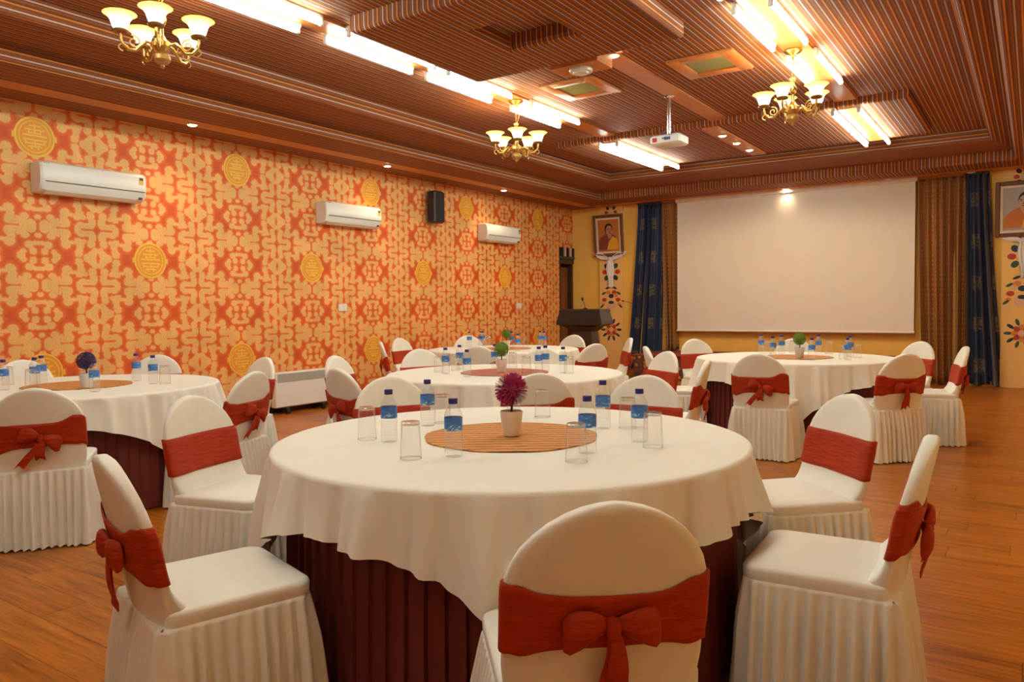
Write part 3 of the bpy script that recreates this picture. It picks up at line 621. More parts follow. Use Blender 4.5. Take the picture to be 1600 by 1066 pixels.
# ------------------------------------------------------------------ end wall: pillars, flowers, pictures, screen, curtains, stage
def flower_motif(cx, cz, s_, kind, y, parent):
    a = MB()
    if kind == 0:                       # rosette with leaves
        for k in range(10):
            an = 2*PI*k/10; a.disc((cx+0.155*s_*cos(an), y, cz+0.155*s_*sin(an)), 0.05*s_, 0.022*s_, 2 if k % 2 else 3, 10, 0.002, an)
        for k in range(8):
            an = 2*PI*k/8; a.disc((cx+0.075*s_*cos(an), y-0.001, cz+0.075*s_*sin(an)), 0.045*s_, 0.035*s_, 0 if k % 2 else 1, 10, 0.002, an)
        a.disc((cx, y-0.002, cz), 0.045*s_, 0.045*s_, 4)
    elif kind == 1:                     # vase of flowers
        for dx, dz, r, mi in ((-0.14, 0.02, 0.05, 0), (0.14, 0.02, 0.05, 0), (-0.06, 0.16, 0.05, 1), (0.06, 0.16, 0.05, 0), (0, 0.09, 0.055, 3), (-0.10, 0.10, 0.04, 4), (0.10, 0.10, 0.04, 1), (-0.16, -0.06, 0.035, 1), (0.16, -0.06, 0.035, 1)):
            a.disc((cx+dx*s_, y, cz+dz*s_), r*s_, r*0.75*s_, mi, 12, 0.002)
        for dx, dz, an in ((-0.19, -0.1, 0.7), (0.19, -0.1, -0.7), (-0.07, 0.24, 0.4), (0.07, 0.24, -0.4), (-0.15, 0.14, 0.5), (0.15, 0.14, -0.5)):
            a.disc((cx+dx*s_, y, cz+dz*s_), 0.05*s_, 0.02*s_, 2 if abs(dx) > 0.1 else 3, 10, 0.002, an)
        a.disc((cx, y-0.001, cz-0.08*s_), 0.10*s_, 0.08*s_, 4); a.disc((cx, y-0.002, cz-0.03*s_), 0.06*s_, 0.03*s_, 3)
    else:                               # blossom wreath
        for k in range(8):
            an = 2*PI*k/8; a.disc((cx+0.12*s_*cos(an), y, cz+0.14*s_*sin(an)), 0.05*s_, 0.04*s_, (0, 2, 1, 3)[k % 4], 10, 0.002, an)
        a.disc((cx, y-0.001, cz), 0.06*s_, 0.06*s_, 4)
    a.build('painted_flowers', ['paint_red', 'paint_orange', 'paint_green', 'paint_navy', 'paint_pink'], parent, None)
PY = YB-0.06
def pillar(x0, x1, lb):
    a = MB(); a.box(((x0+x1)/2, YB-0.03, ZS/2), (x1-x0, 0.06, ZS)); p = struct(a.build('pillar', 'pillar_paint', smooth=None), lb)
    cx = (x0+x1)/2
    flower_motif(cx, 3.07, 0.8, 2, PY, p); flower_motif(cx, 1.92, 1.15, 2, PY, p); flower_motif(cx, 1.36, 1.05, 1, PY, p); flower_motif(cx, 0.80, 1.1, 0, PY, p)
pillar(-7.03, -6.53, 'cream pilaster painted with flowers behind the lectern'); pillar(-0.40, 0.12, 'cream pilaster painted with flowers at the right end')

def picture(cx, cz, w_, h_, label, bgm, tilt, body):
    t = thing('framed_portrait', label, 'picture', (cx, PY-0.05, cz)); t.rotation_euler = (tilt, 0, 0)
    fr = 0.06
    for sx in (-1, 1):
        a = MB(); a.rbox((sx*(w_/2-fr/2), -0.02, 0), (fr, 0.04, h_), 0.01); a.build('frame_bar', 'wood_frame', t)
        a = MB(); a.rbox((0, -0.02, sx*(h_/2-fr/2)), (w_-2*fr, 0.04, fr), 0.01); a.build('frame_bar', 'wood_frame', t)
    a = MB()
    for sx in (-1, 1):
        a.box((sx*(w_/2-fr-0.018), -0.014, 0), (0.036, 0.012, h_-2*fr)); a.box((0, -0.014, sx*(h_/2-fr-0.018)), (w_-2*fr-0.07, 0.012, 0.036))
    a.build('inner_border', 'pic_mat', t, None)
    a = MB(); a.box((0, -0.004, 0), (w_-2*fr, 0.008, h_-2*fr)); cv = a.build('canvas', bgm, t, None)
    body(cv)
    return t
def bust(cv, ox, oz, s_, head_m, coat, over, hair_m, turn, short):
    y = -0.008
    a = MB(); P = [(-0.26, -0.27), (-0.24, -0.10), (-0.15, -0.02), (-0.05, 0.03), (0.05, 0.03), (0.15, -0.02), (0.20, -0.12), (0.20, -0.27)]
    a.loft([[(x, y, z) for x, z in P][::-1], [(x, y-0.002, z) for x, z in P][::-1]], False, True); a.build('robe', coat, cv, None)
    a = MB(); P = [(-0.04, -0.27), (0.0, -0.12), (0.09, -0.02), (0.17, -0.06), (0.20, -0.14), (0.20, -0.27)]
    a.loft([[(x, y-0.002, z) for x, z in P][::-1], [(x, y-0.004, z) for x, z in P][::-1]], False, True); a.build('shawl', over, cv, None)
    a = MB(); a.disc((ox, y-0.004, oz-0.10*s_), 0.045*s_, 0.07*s_); a.build('neck', head_m, cv, None)
    a = MB(); a.disc((ox-turn*0.012, y-0.003, oz+0.025*s_), 0.092*s_, 0.115*s_, n=20, th=0.004); a.build('hair', hair_m, cv, None)
    h = MB(); h.disc((ox, y-0.006, oz-0.008*s_), 0.078*s_, 0.105*s_, n=20, th=0.004); h = h.build('face', head_m, cv, None)
    a = MB()
    for q in (-1, 1): a.disc((ox+turn*0.012+q*0.032*s_, y-0.009, oz+0.012*s_), 0.014*s_, 0.006*s_)
    a.disc((ox+turn*0.014, y-0.009, oz-0.058*s_), 0.022*s_, 0.006*s_); a.disc((ox+turn*0.02, y-0.009, oz-0.025*s_), 0.007*s_, 0.016*s_)
    for q in (-1, 1): a.disc((ox+turn*0.012+q*0.034*s_, y-0.009, oz+0.032*s_), 0.02*s_, 0.005*s_)
    a.build('features', hair_m, cv, None)
picture(-6.80, 2.62, 0.64, 0.80, 'framed portrait of a person in maroon robe and yellow shawl, orange background', 'pic_orange', 0.10, lambda cv: bust(cv, 0.02, 0.10, 0.95, 'skin', 'robe_red', 'robe_gold', 'hair_black', 1, True))
picture(-0.13, 2.60, 0.72, 0.80, 'framed portrait of a person in orange robe and yellow shawl, grey background', 'pic_grey', 0.06, lambda cv: bust(cv, 0.0, 0.10, 1.0, 'skin_light', 'robe_orange', 'robe_gold', 'hair_black', -1, True))

def khata(cx, cz, label, w_=0.33):
    t = thing('ceremonial_scarf', label, 'scarf', (cx, PY-0.04, cz))
    for s_ in (-1, 1):
        L = []
        for k in range(9):
            f = k/8; x = s_*(0.02+f*w_); z = -0.10*(1-f)**1.3+0.02*f; h = 0.045+0.075*sin(PI*f)
            L.append([(x, -0.012+0.010*sin(q*1.9+k), z-h/2+h*q/8) for q in range(9)] + [(x, 0.004, z-h/2+h*q/8) for q in range(8, -1, -1)])
        MB().loft(L, True, True).build('swag', 'silk_white', t, 1.0)
    L = []
    for k in range(10):
        f = k/9; z = -0.08-0.56*f; hw = 0.035+0.05*sin(PI*min(1, f*1.4))*0.8+0.01*f
        L.append([(-hw+2*hw*q/12+0.02*f, -0.015+0.012*sin(q*1.7), z+(0.015*(q % 2) if k == 9 else 0)) for q in range(13)] + [(-hw+2*hw*q/12+0.02*f, 0.004, z) for q in range(12, -1, -1)])
    MB().loft(L, True, True).build('tail', 'silk_white', t, 1.0)
    MB().lathe([(0.01, -0.12), (0.035, -0.10), (0.04, -0.08), (0.012, -0.05)], 12, (0, -0.012, 0), cap0=True, cap1=True).build('knot', 'silk_white', t)
khata(-6.78, 2.26, 'white silk scarf knotted under the portrait with orange background'); khata(-0.14, 2.24, 'white silk scarf knotted under the portrait with grey background')

# projection screen
t = thing('projection_screen', 'large white projection screen on the yellow end wall', 'screen', (-3.46, YB-0.14, 0))
sw = 3.86
def sheet(name, m, fn, nu, nv, parent, th=0.0, loc=None):
    vs = [fn(i/nu, j/nv) for j in range(nv+1) for i in range(nu+1)]; fs = []; uvs = []
    for j in range(nv):
        for i in range(nu):
            k = j*(nu+1)+i; fs.append((k, k+1, k+nu+2, k+nu+1))
    mb = MB(); mb.add([v[:3] for v in vs], fs, 0, [[(vs[i][3], vs[i][4]) if len(vs[i]) > 3 else (0, 0) for i in f] for f in fs])
    return mb.build(name, m, parent, 2.0, loc)
scr = MB(); N = 60
pts = [(-sw/2+sw*i/N, 0.004*sin(i*0.55)+0.003*sin(i*1.31), 0) for i in range(N+1)]
scr.loft([[(x, y, z) for x, y, _ in pts]+[(x, y+0.004, z) for x, y, _ in pts[::-1]] for z in (0.80, 1.4, 2.0, 2.6, 3.16)], True, True); scr.build('fabric', 'screen_white', t, 1.2)
a = MB(); a.tube([(-sw/2-0.01, 0, 0.80), (sw/2+0.01, 0, 0.80)], 0.018, 12); a.build('bottom_rod', 'screen_white', t)
a = MB(); a.rbox((0, 0.0, 3.155), (sw+0.06, 0.07, 0.07), 0.01); a.build('roller_case', 'white_enamel', t)

def curtain(label, m, x0t, x1t, x0b, x1b, z0, y, folds, seed, gather=None):
    r = random.Random(seed); ph = [r.uniform(0, 6.28) for _ in range(4)]; nu, nv = folds*10, 26
    W = (x1t-x0t)*1.9
    def fn(i, j):
        z = z0+(ZS-0.015-z0)*j
        b_ = 1-j; bb = b_**1.3
        xa = x0t+(x0b-x0t)*bb; xb = x1t+(x1b-x1t)*bb
        amp = 0.055+0.045*min(1, b_*2.0)
        an = 2*PI*folds*i + 0.7*sin(3*i*PI+ph[0]) + 0.5*b_*sin(5*i+ph[1])
        yy = y-0.05 - amp*sin(an)*(0.7+0.3*sin(7*i+ph[2])) - 0.02*bb*sin(9*i+ph[3])
        xx = xa+(xb-xa)*i + 0.018*cos(an)*(0.4+0.6*b_)
        if j < 0.06: zz = z + 0.02*sin(an*0.5+ph[1])*(1-j/0.06)+0.01
        else: zz = z
        return (xx, yy, zz, i*W, z)
    t = thing('curtain', label, 'curtain', (0, 0, 0), 0, 'stage curtains')
    o = sheet('drape', m, fn, nu, nv, t)
    sm = o.modifiers.new('thickness', 'SOLIDIFY'); sm.thickness = 0.006
    a = MB(); a.rbox(((x0t+x1t)/2, y-0.055, ZS-0.02), (x1t-x0t, 0.10, 0.03), 0.006); a.build('heading_tape', m, t)
curtain('blue brocade curtain with gold motifs hanging left of the screen', 'curtain_blue', -6.20, -5.70, -6.44, -5.77, 0.02, YB-0.02, 5, 1)
curtain('narrow gold curtain touching the left edge of the screen', 'curtain_gold', -5.70, -5.41, -5.60, -5.41, 0.43, YB-0.05, 3, 2)
curtain('wide gold curtain with pale dashes right of the screen', 'curtain_gold', -1.50, -0.88, -1.42, -0.86, 0.02, YB-0.04, 6, 3)
curtain('blue brocade curtain with gold motifs hanging right of the wide gold curtain', 'curtain_blue', -0.86, -0.58, -0.82, -0.36, 0.02, YB-0.04, 4, 4)

# stage platform
t = thing('stage_platform', 'low carpeted stage with red edging under the projection screen', 'stage', (-3.70, 12.73, 0))
a = MB(); a.box((0, 0, 0.20), (4.04, 1.30, 0.40)); a.build('riser', 'stage_carpet', t, None)
a = MB(); a.rbox((0, -0.005, 0.41), (4.08, 1.32, 0.025), 0.008); a.build('top_edging', 'carpet_red', t)

# lectern
t = thing('lectern', 'dark wooden lectern with wide top beside the painted pilaster', 'lectern', (-5.66, 10.25, 0), 0.12)
def fr4(z, hw, hd, oy=0.0): return [(-hw, -hd+oy, z), (hw, -hd+oy, z), (hw, hd+oy, z), (-hw, hd+oy, z)]
a = MB(); a.loft([fr4(0, 0.30, 0.24), fr4(0.06, 0.30, 0.24), fr4(0.08, 0.27, 0.21)], True, True); a.build('plinth', 'wood_dark', t, None)
a = MB(); a.loft([fr4(0.08, 0.25, 0.19), fr4(0.90, 0.155, 0.14)], True, True); a.build('column', 'wood_dark', t, None)
a = MB(); a.loft([fr4(0.88, 0.16, 0.15), fr4(0.93, 0.22, 0.18), fr4(0.955, 0.25, 0.19), fr4(0.97, 0.32, 0.22), fr4(0.99, 0.345, 0.235)], True, True); a.build('moulding', 'wood_black', t, None)
a = MB(); a.loft([fr4(0.985, 0.365, 0.25), fr4(1.03, 0.365, 0.25), fr4(1.16, 0.33, 0.23), fr4(1.20, 0.33, 0.23)], True, True); a.build('desk_box', 'wood_black', t, None)
a = MB(); a.loft([fr4(1.20, 0.33, 0.23), fr4(1.22, 0.32, 0.22)], True, True); a.build('reading_top', 'wood_dark', t, None)
t = thing('gooseneck_microphone', 'black gooseneck microphone standing on the lectern', 'microphone', (-5.62, 10.20, 1.22))
a = MB(); a.lathe([(0.035, 0), (0.035, 0.012), (0.012, 0.02)], 14, cap0=True, cap1=True); a.build('base', 'black_plastic', t)
a = MB(); a.tube([(0, 0, 0.01), (-0.01, 0, 0.06), (-0.03, 0, 0.11), (-0.045, 0, 0.135)], 0.006, 8); a.build('neck', 'black_plastic', t)
a = MB(); a.lathe([(0.006, -0.02), (0.018, 0.0), (0.02, 0.02), (0.008, 0.035)], 12, (-0.05, 0, 0.145), cap0=True, cap1=True); a.build('head', 'black_plastic', t)
t = thing('wall_microphone', 'thin dark gooseneck arm on the yellow wall beside the left blue curtain', 'microphone', (-6.30, YB, 1.27))
a = MB(); a.rbox((0, -0.008, 0), (0.05, 0.016, 0.08), 0.004); a.build('wall_plate', 'brass_aged', t)
a = MB(); a.tube([(0, -0.01, 0), (-0.02, -0.06, 0.03), (-0.08, -0.12, 0.06), (-0.16, -0.15, 0.08)], 0.006, 8); a.build('neck', 'brass_aged', t)
a = MB(); a.tube([(-0.16, -0.15, 0.08), (-0.20, -0.16, 0.088)], [0.010, 0.014], 10); a.build('head', 'black_plastic', t)

# ------------------------------------------------------------------ banquet tables
TZ, TR = 0.75, 0.925
def cloth_mesh(seed, rot):
    r = random.Random(seed); na, nt_ = 480, 16
    waves = [(r.choice((13, 15, 17)), r.uniform(0, 6.28), 0.42), (r.choice((29, 31, 33)), r.uniform(0, 6.28), 0.36), (r.choice((59, 63, 67)), r.uniform(0, 6.28), 0.2), (89, r.uniform(0, 6.28), 0.1)]
    V = [(0, 0, TZ)]; rings = []
    def ring(fn):
        o = len(V); V.extend(fn(2*PI*j/na) for j in range(na)); rings.append(o)
    for rr_ in (0.25, 0.5, 0.75, TR-0.05, TR-0.015): ring(lambda an, q=rr_: (q*cos(an), q*sin(an), TZ + (0.0012*sin(3*an+q*9)*sin(q*11) if q < 0.8 else 0)))
    ring(lambda an: ((TR-0.004)*cos(an), (TR-0.004)*sin(an), TZ-0.004))
    ring(lambda an: (TR*cos(an), TR*sin(an), TZ-0.014))
    def drop(an):
        q = an-rot; m_ = max(abs(cos(q)), abs(sin(q))); c = (1/m_-1)/0.41421
        return 0.185+0.33*c**1.05, c
    for k in range(1, nt_+1):
        f = k/nt_
        def fn(an, f=f):
            d, c = drop(an); z = TZ-0.014-(d-0.014)*f
            wv = sum(a_*sin(n_*an+p_) for n_, p_, a_ in waves)
            rad = TR + 0.010*f + (0.046+0.010*c)*wv*f**0.4*(0.55+0.45*min(1, d*f/0.2)) + 0.022*c*f + 0.02*f
            return (rad*cos(an), rad*sin(an), z)
        ring(fn)
    F = [(0, 1+j, 1+(j+1) % na) for j in range(na)]
    for a_, b_ in zip(rings, rings[1:]):
        F += [(a_+j, b_+j, b_+(j+1) % na, a_+(j+1) % na) for j in range(na)]
    mb = MB(); mb.add(V, F); return mb.mesh('tablecloth', 'cloth_white', 1.2)
def table_proto():
    t = mk('banquet_table', None)
    a = MB(); a.lathe([(0.90, 0.715), (0.905, 0.72), (0.905, 0.742), (0.90, 0.746)], 64, cap0=True, cap1=True); a.build('tabletop', 'wood_dark', t)
    P = 84; r = random.Random(5); loops = []
    offs = []
    for k in range(P): offs += [(k+0.0, 0.0), (k+0.25+r.uniform(-.05, .05), 0.006), (k+0.93, 0.014), (k+0.97, 0.016)]
    for z, fl_ in ((0.735, 0.0), (0.5, 0.006), (0.25, 0.014), (0.006, 0.02)):
        loops.append([((0.845+o+fl_)*cos(2*PI*q/P), (0.845+o+fl_)*sin(2*PI*q/P), z) for q, o in offs])
    MB().loft(loops).build('table_skirt', 'skirt_maroon', t, 0.5)
    return t
TABLES = {  # centre, cloth corner angle (deg), words
    'F': ((-1.72, 2.50), -48, 'front table', 'foreground round table'),
    'M': ((-3.44, 4.92), -20, 'middle table', 'middle round table'),
    'R': ((-1.90, 7.62), -74, 'right table', 'round table below the screen'),
    'L': ((-5.52, 2.68), 12, 'left table', 'left round table'),
    'B': ((-5.40, 7.70), 25, 'far table', 'far round table near the lectern')}
tb0 = table_proto(); first = True
CL = [cloth_mesh(11, 0.0), cloth_mesh(12, 0.0)]
mt = MB(); n_ = 64
mt.loft([[((0.345+0.004*sin(9*2*PI*j/n_))*cos(2*PI*j/n_), (0.345+0.004*sin(9*2*PI*j/n_))*sin(2*PI*j/n_), z) for j in range(n_)] for z in (0, 0.004)], True, True)
MAT_O = mt.mesh('placemat', 'mat_weave', 0.5); MAT_R = mt.mesh('placemat', 'mat_weave_red', 0.5)
for i, (k, (c, ang, short, long_)) in enumerate(TABLES.items()):
    t = tb0 if first else copy_tree(tb0); first = False
    t.location = (*c, 0); tag(t, f'{long_}, maroon pleated skirt to the floor', 'table', 'round banquet tables')
    o = mk('tablecloth', CL[i % 2], None, (*c, 0), math.radians(ang-45)); tag(o, f'white cloth draped over the {long_}', 'tablecloth', 'white tablecloths')
    o = mk('placemat', MAT_R if k == 'M' else MAT_O, None, (*c, TZ+0.0015), 0.6 if k != 'M' else 0.25); tag(o, f"round {'red' if k == 'M' else 'orange'} striped woven mat in the middle of the {long_}", 'placemat', 'round woven mats')

# ------------------------------------------------------------------ chairs
def back_w(z):
    if z <= 0.665: return 0.224-0.012*max(0, (0.50-z))/0.1
    q = (z-0.665)/0.205; return 0.224*max(0.0, 1-q**2.05)**0.56
def back_y(z, x, w_): return -0.212-(z-0.42)*0.21 + 0.022*(x/0.21)**2
def back_loop(z, grow=0.0, n=40, zf=None, thick=0.024):
    L = []
    for j in range(n):
        an = 2*PI*j/n; c, s_ = cos(an), sin(an)
        zz = zf(an) if zf else z
        w_ = back_w(zz)+grow
        x = w_*math.copysign(abs(c)**0.42, c); th = thick*min(1, 0.35+w_/0.12)+grow
        web = 0.0 if s_ < 0 or grow else 0.075*max(0.0, (0.535-zz)/0.10)**2.2*abs(s_)**0.5
        yy = back_y(zz, x, w_)+th*math.copysign(abs(s_)**0.6, s_)+web
        L.append((x, yy, zz))
    return L
def chair_proto(var):
    r = random.Random(20+var); t = mk('banquet_chair', None)
    a = MB(); zs_ = [0.41, 0.435, 0.46, 0.48, 0.50, 0.52, 0.56, 0.62, 0.665, 0.70, 0.735, 0.77, 0.80, 0.825, 0.845, 0.858, 0.866, 0.8695]
    a.loft([back_loop(z) for z in zs_], True, True); a.build('back_cover', 'cover_white', t, 1.0)
    # seat
    def rr(hx, y0, y1, cr_, z, n=6):
        P = []
        for (cx, cy, a0) in ((hx-cr_, y1-cr_, 0), (-hx+cr_, y1-cr_, PI/2), (-hx+cr_*0.5, y0+cr_*0.5, PI), (hx-cr_*0.5, y0+cr_*0.5, 1.5*PI)):
            q = cr_ if cy > 0 else cr_*0.5
            P += [(cx+q*cos(a0+PI/2*k/n), cy+q*sin(a0+PI/2*k/n), z) for k in range(n+1)]
        return P
    a = MB(); a.loft([rr(0.222, -0.21, 0.205, 0.05, 0.405), rr(0.226, -0.21, 0.21, 0.05, 0.42), rr(0.227, -0.21, 0.211, 0.05, 0.447), rr(0.224, -0.208, 0.208, 0.05, 0.455), rr(0.214, -0.20, 0.198, 0.05, 0.460), rr(0.16, -0.16, 0.15, 0.05, 0.464), rr(0.06, -0.06, 0.06, 0.03, 0.462)], True, True)
    a.build('seat_cover', 'cover_white', t, 0.9)
    # pleated skirt
    def per(n):
        P = rr(0.226, -0.236, 0.208, 0.05, 0, 8); P.append(P[0]); D = [0]
        for p, q in zip(P, P[1:]): D.append(D[-1]+math.hypot(q[0]-p[0], q[1]-p[1]))
        out = []; k = 0
        for i in range(n):
            s_ = D[-1]*i/n
            while D[k+1] < s_: k += 1
            f = (s_-D[k])/max(1e-9, D[k+1]-D[k]); p, q = P[k], P[k+1]
            x, y = p[0]+(q[0]-p[0])*f, p[1]+(q[1]-p[1])*f; dx, dy = q[0]-p[0], q[1]-p[1]; l = math.hypot(dx, dy) or 1
            out.append((x, y, dy/l, -dx/l))
        return out
    N = 288; base = per(N); NP = 42
    ph = [r.uniform(-0.6, 0.6) for _ in range(NP+1)]; am = [r.uniform(0.5, 1.25) for _ in range(NP+1)]
    rows = [0.421, 0.416, 0.405, 0.38, 0.34, 0.29, 0.23, 0.17, 0.11, 0.055, 0.02, 0.004]; L = []
    for z in rows:
        f = max(0.0, (0.416-z)/0.412); lp = []; tuck = -0.032 if z > 0.418 else 0.0
        for i, (x, y, nx, ny) in enumerate(base):
            u = i/N*NP; k = int(u); ff = u-k
            kn = (k+1) % NP
            p_ = ph[k]*(1-ff)+ph[kn]*ff; am_ = am[k]*(1-ff)+am[kn]*ff
            wv = sin(2*PI*u+p_+1.5*f*sin(0.37*u+var)); wv = math.copysign(abs(wv)**0.8, wv)
            low = sin(2*PI*u/5.3+var*2+p_)*0.012*f
            o = tuck+0.0015+0.040*f**0.8 + wv*am_*(0.002+0.016*min(1, f*3.0)) + low
            lp.append((x+nx*o, y+ny*o, z + (0.006*abs(sin(3.1*u+p_)) if z < 0.03 else 0)))
        L.append(lp)
    a = MB(); a.loft(L); a.build('skirt', 'cover_white', t, 1.4)
    # sash around the back
    tilt = (0.0, 0.035, -0.03)[var]; sag = (0.015, 0.008, 0.02)[var]
    L = []
    for k, f in enumerate((0, 0.02, 0.12, 0.3, 0.5, 0.7, 0.88, 0.98, 1.0)):
        def zf(an, f=f):
            back = max(0, -sin(an)); x = cos(an)
            z0, z1 = 0.535, 0.70
            pinch = (0.10*back*math.exp(-(x/0.35)**2))*(0.5-f)*0.35
            return z0+(z1-z0)*f + tilt*x*back + pinch - sag*back*f*(1-x*x) + 0.003*sin(9*an+f*4)*back
        g = (0.001 if k in (0, 8) else 0.006) 
        lp = back_loop(0, g, 72, zf)
        lp = [(x, y - (0.004*abs(sin(4*PI*f+5*x)) if y < back_y(z, x, 1) else 0.0015*sin(7*f+30*x)), z) for x, y, z in lp]
        L.append(lp)
    sh = MB().loft(L).build('sash', 'sash_rust', t, 1.2)
    # bow
    bx, bz = (0.0, 0.02, -0.03)[var], (0.605, 0.60, 0.595)[var]; by = back_y(bz, 0, 1)-0.038
    rot = (0.0, -0.35, 0.3)[var]
    def tr(x, y, z): return (bx+x*cos(rot)-z*sin(rot), by+y, bz+x*sin(rot)+z*cos(rot))
    for s_ in (-1, 1):
        L = []
        for k, (d, h, th, oy, oz) in enumerate(((0.0, 0.010, 0.008, 0, 0), (0.02, 0.018, 0.012, -0.006, 0.003), (0.045, 0.034, 0.018, -0.012, 0.004), (0.07, 0.044, 0.020, -0.010, 0.0), (0.092, 0.044, 0.016, -0.004, -0.006), (0.104, 0.030, 0.008, 0.0, -0.010))):
            L.append([tr(s_*d, oy+th*sin(q)*(1 if sin(q) < 0 else 0.6), oz*(1 if s_ > 0 else 1.6)+h*cos(q)+0.004*cos(3*q+k)) for q in (2*PI*i/14 for i in range(14))])
        MB().loft(L, True, True).build('bow_loop', 'sash_rust', sh, 1.0)
    MB().lathe([(0.004, -0.022), (0.014, -0.018), (0.018, 0), (0.014, 0.018), (0.004, 0.022)], 12, (bx, by-0.010, bz), cap0=True, cap1=True).build('bow_knot', 'sash_rust', sh)
    for q, (sp_, ln) in enumerate((((-0.01, 0.175), (0.02, 0.16)), ((-0.10, 0.15), (0.0, 0.11)), ((0.04, 0.15), (0.10, 0.12)))[var]):
        L = []
        for k in range(9):
            f = k/8; z = bz-0.01-ln*f; hw = 0.010+0.014*min(1, f*2); xx = bx+sp_*f+0.006*sin(5*f+q); yy = by-0.006-0.012*sin(PI*f)+0.02*f*(1 if z > 0.45 else 0.6)-q*0.006
            nt_ = 0.02 if k == 8 else 0
            L.append([(xx-hw, yy, z), (xx, yy-0.006, z+nt_), (xx+hw, yy, z), (xx+hw, yy+0.003, z), (xx, yy-0.003, z+nt_), (xx-hw, yy+0.003, z)])
        MB().loft(L, True, True).build('bow_tail', 'sash_rust', sh, 0.8)
    return t
PROT = [chair_proto(v) for v in range(3)]; used = [False]*3
CH = [ # table, back-top x, y, extra turn (deg), variant, label
 ('F', -0.700, 1.385, 0, 0, 'white covered chair in the foreground seen squarely from behind, large rust bow'),
 ('F', -2.135, 1.094, 0, 0, 'white covered chair at lower left of front table, seat side-on, bow hanging out'),
 ('F', -0.243, 2.592, 0, 2, 'white covered chair at lower right of front table, seat side-on, bow sticking out'),
 ('F', -0.650, 3.601, 0, 0, 'white covered chair right of front table showing its front and rust sash'),
 ('F', -3.268, 2.087, 0, 0, 'white covered chair left of front table showing seat and plain rust sash front'),
 ('F', -3.117, 3.270, 0, 1, 'white chair back facing camera behind front table, left of the water bottles'),
 ('F', -1.826, 4.040, 0, 1, 'white chair back facing camera behind front table, right of the pink plant'),
 ('M', -2.442, 3.860, 0, 1, 'white chair back with slanted sash right behind the pink plant'),
 ('M', -4.911, 4.492, 0, 0, 'white chair facing right beside the convector heater'),
 ('M', -3.850, 3.646, 6, 2, 'white chair with bow overlapping the chair next to the heater'),
 ('M', -4.925, 5.603, 0, 0, 'white chair back at the far left side of the middle table'),
 ('M', -3.920, 6.280, 0, 0, 'white chair mostly hidden behind the bottles at the rear of the middle table'),
 ('M', -2.609, 6.211, 0, 0, 'white chair with bright rust sash front right of middle table'),
 ('M', -1.922, 5.300, 0, 2, 'white chair seen edge-on with hanging bow between middle and right tables'),
 ('B', -6.650, 8.600, 0, 0, 'white chair behind the far table against the orange wall'),
 ('B', -5.269, 9.242, 0, 0, 'white chair behind the far table just below the lectern'),
 ('B', -4.710, 6.260, 0, 1, 'white chair back in shade between middle and far tables'),
 ('B', -6.984, 7.538, 0, 0, 'white chair facing camera left of far table near the wall'),
 ('B', -6.446, 6.631, 0, 2, 'narrow edge-on white chair at the left end of the far table'),
 ('B', -3.820, 7.160, 0, 1, 'white chair back with slanted sash below the lectern and painted pilaster'),
 ('B', -4.103, 8.603, 0, 0, 'narrow edge-on white chair in front of the left blue curtain'),
 ('L', -4.409, 1.928, 0, 1, 'white chair at the left picture edge seen from behind with rust bow'),
 ('L', -6.543, 3.886, 0, 0, 'white chair behind left table, nearer the heater side'),
 ('L', -7.000, 2.947, 0, 0, 'white chair behind left table at the left picture edge'),
 ('L', -4.226, 3.102, 0, 1, 'white chair with tied bow at the right side of the left table'),
 ('L', -5.326, 4.025, 0, 0, 'white chair half hidden behind the one with the bow, left of the heater'),
 ('R', -1.832, 6.185, 0, 1, 'white chair seen from behind at right table, bow tail hanging to the left'),
 ('R', -0.899, 6.758, 0, 0, 'tan-lit white chair seen from behind at right table, bow hanging straight'),
 ('R', -0.940, 8.791, 0, 0, 'white chair showing rust sash front in front of the wide gold curtain'),
 ('R', -0.490, 7.928, 0, 2, 'edge-on white chair at the right end of the right table'),
 ('R', -3.271, 8.550, 0, 0, 'white chair at rear left of right table below the screen corner'),
 ('R', -3.059, 6.887, 0, 0, 'narrow edge-on white chair at the left of the right table by the stage corner'),
 ('R', -2.270, 9.060, 0, 0, 'white chair hidden behind the green plant of the right table'),
]
CHOBJ = []
for tk, x, y, turn, var, lb in CH:
    c = TABLES[tk][0]; an = atan2(c[1]-y, c[0]-x)
    rad_ = math.hypot(c[0]-x, c[1]-y)
    if rad_ < 1.44: x, y = c[0]-1.44*cos(an), c[1]-1.44*sin(an)
    o = PROT[var] if not used[var] else copy_tree(PROT[var]); used[var] = True
    o.location = (x+0.307*cos(an), y+0.307*sin(an), 0); o.rotation_euler[2] = an-PI/2+math.radians(turn)
    tag(o, lb, 'chair', 'white covered banquet chairs'); CHOBJ.append(o)

# ------------------------------------------------------------------ bottles, glasses, plants
def bottle_proto():
    t = mk('water_bottle', None); pr = [(0.026, 0.0), (0.0300, 0.004)]
    z = 0.012
    while z < 0.090:
        pr += [(0.0305, z), (0.0305, z+0.006), (0.0290, z+0.009)]; z += 0.012
    pr += [(0.0305, 0.098), (0.0305, 0.150), (0.0305, 0.158), (0.027, 0.172), (0.019, 0.188), (0.0135, 0.198), (0.0125, 0.206)]
    a = MB(); a.lathe(pr, 20, cap0=True, cap1=True); a.build('bottle_body', 'bottle_clear', t)
    a = MB(); a.lathe([(0.0308, 0.102), (0.0313, 0.103), (0.0313, 0.150), (0.0308, 0.151)], 20); a.build('label_band', 'bottle_label', t)
    a = MB(); a.lathe([(0.0145, 0.202), (0.0155, 0.203), (0.0155, 0.221), (0.0145, 0.223)], 16, cap0=True, cap1=True); a.build('cap', 'cap_blue', t)
    return t
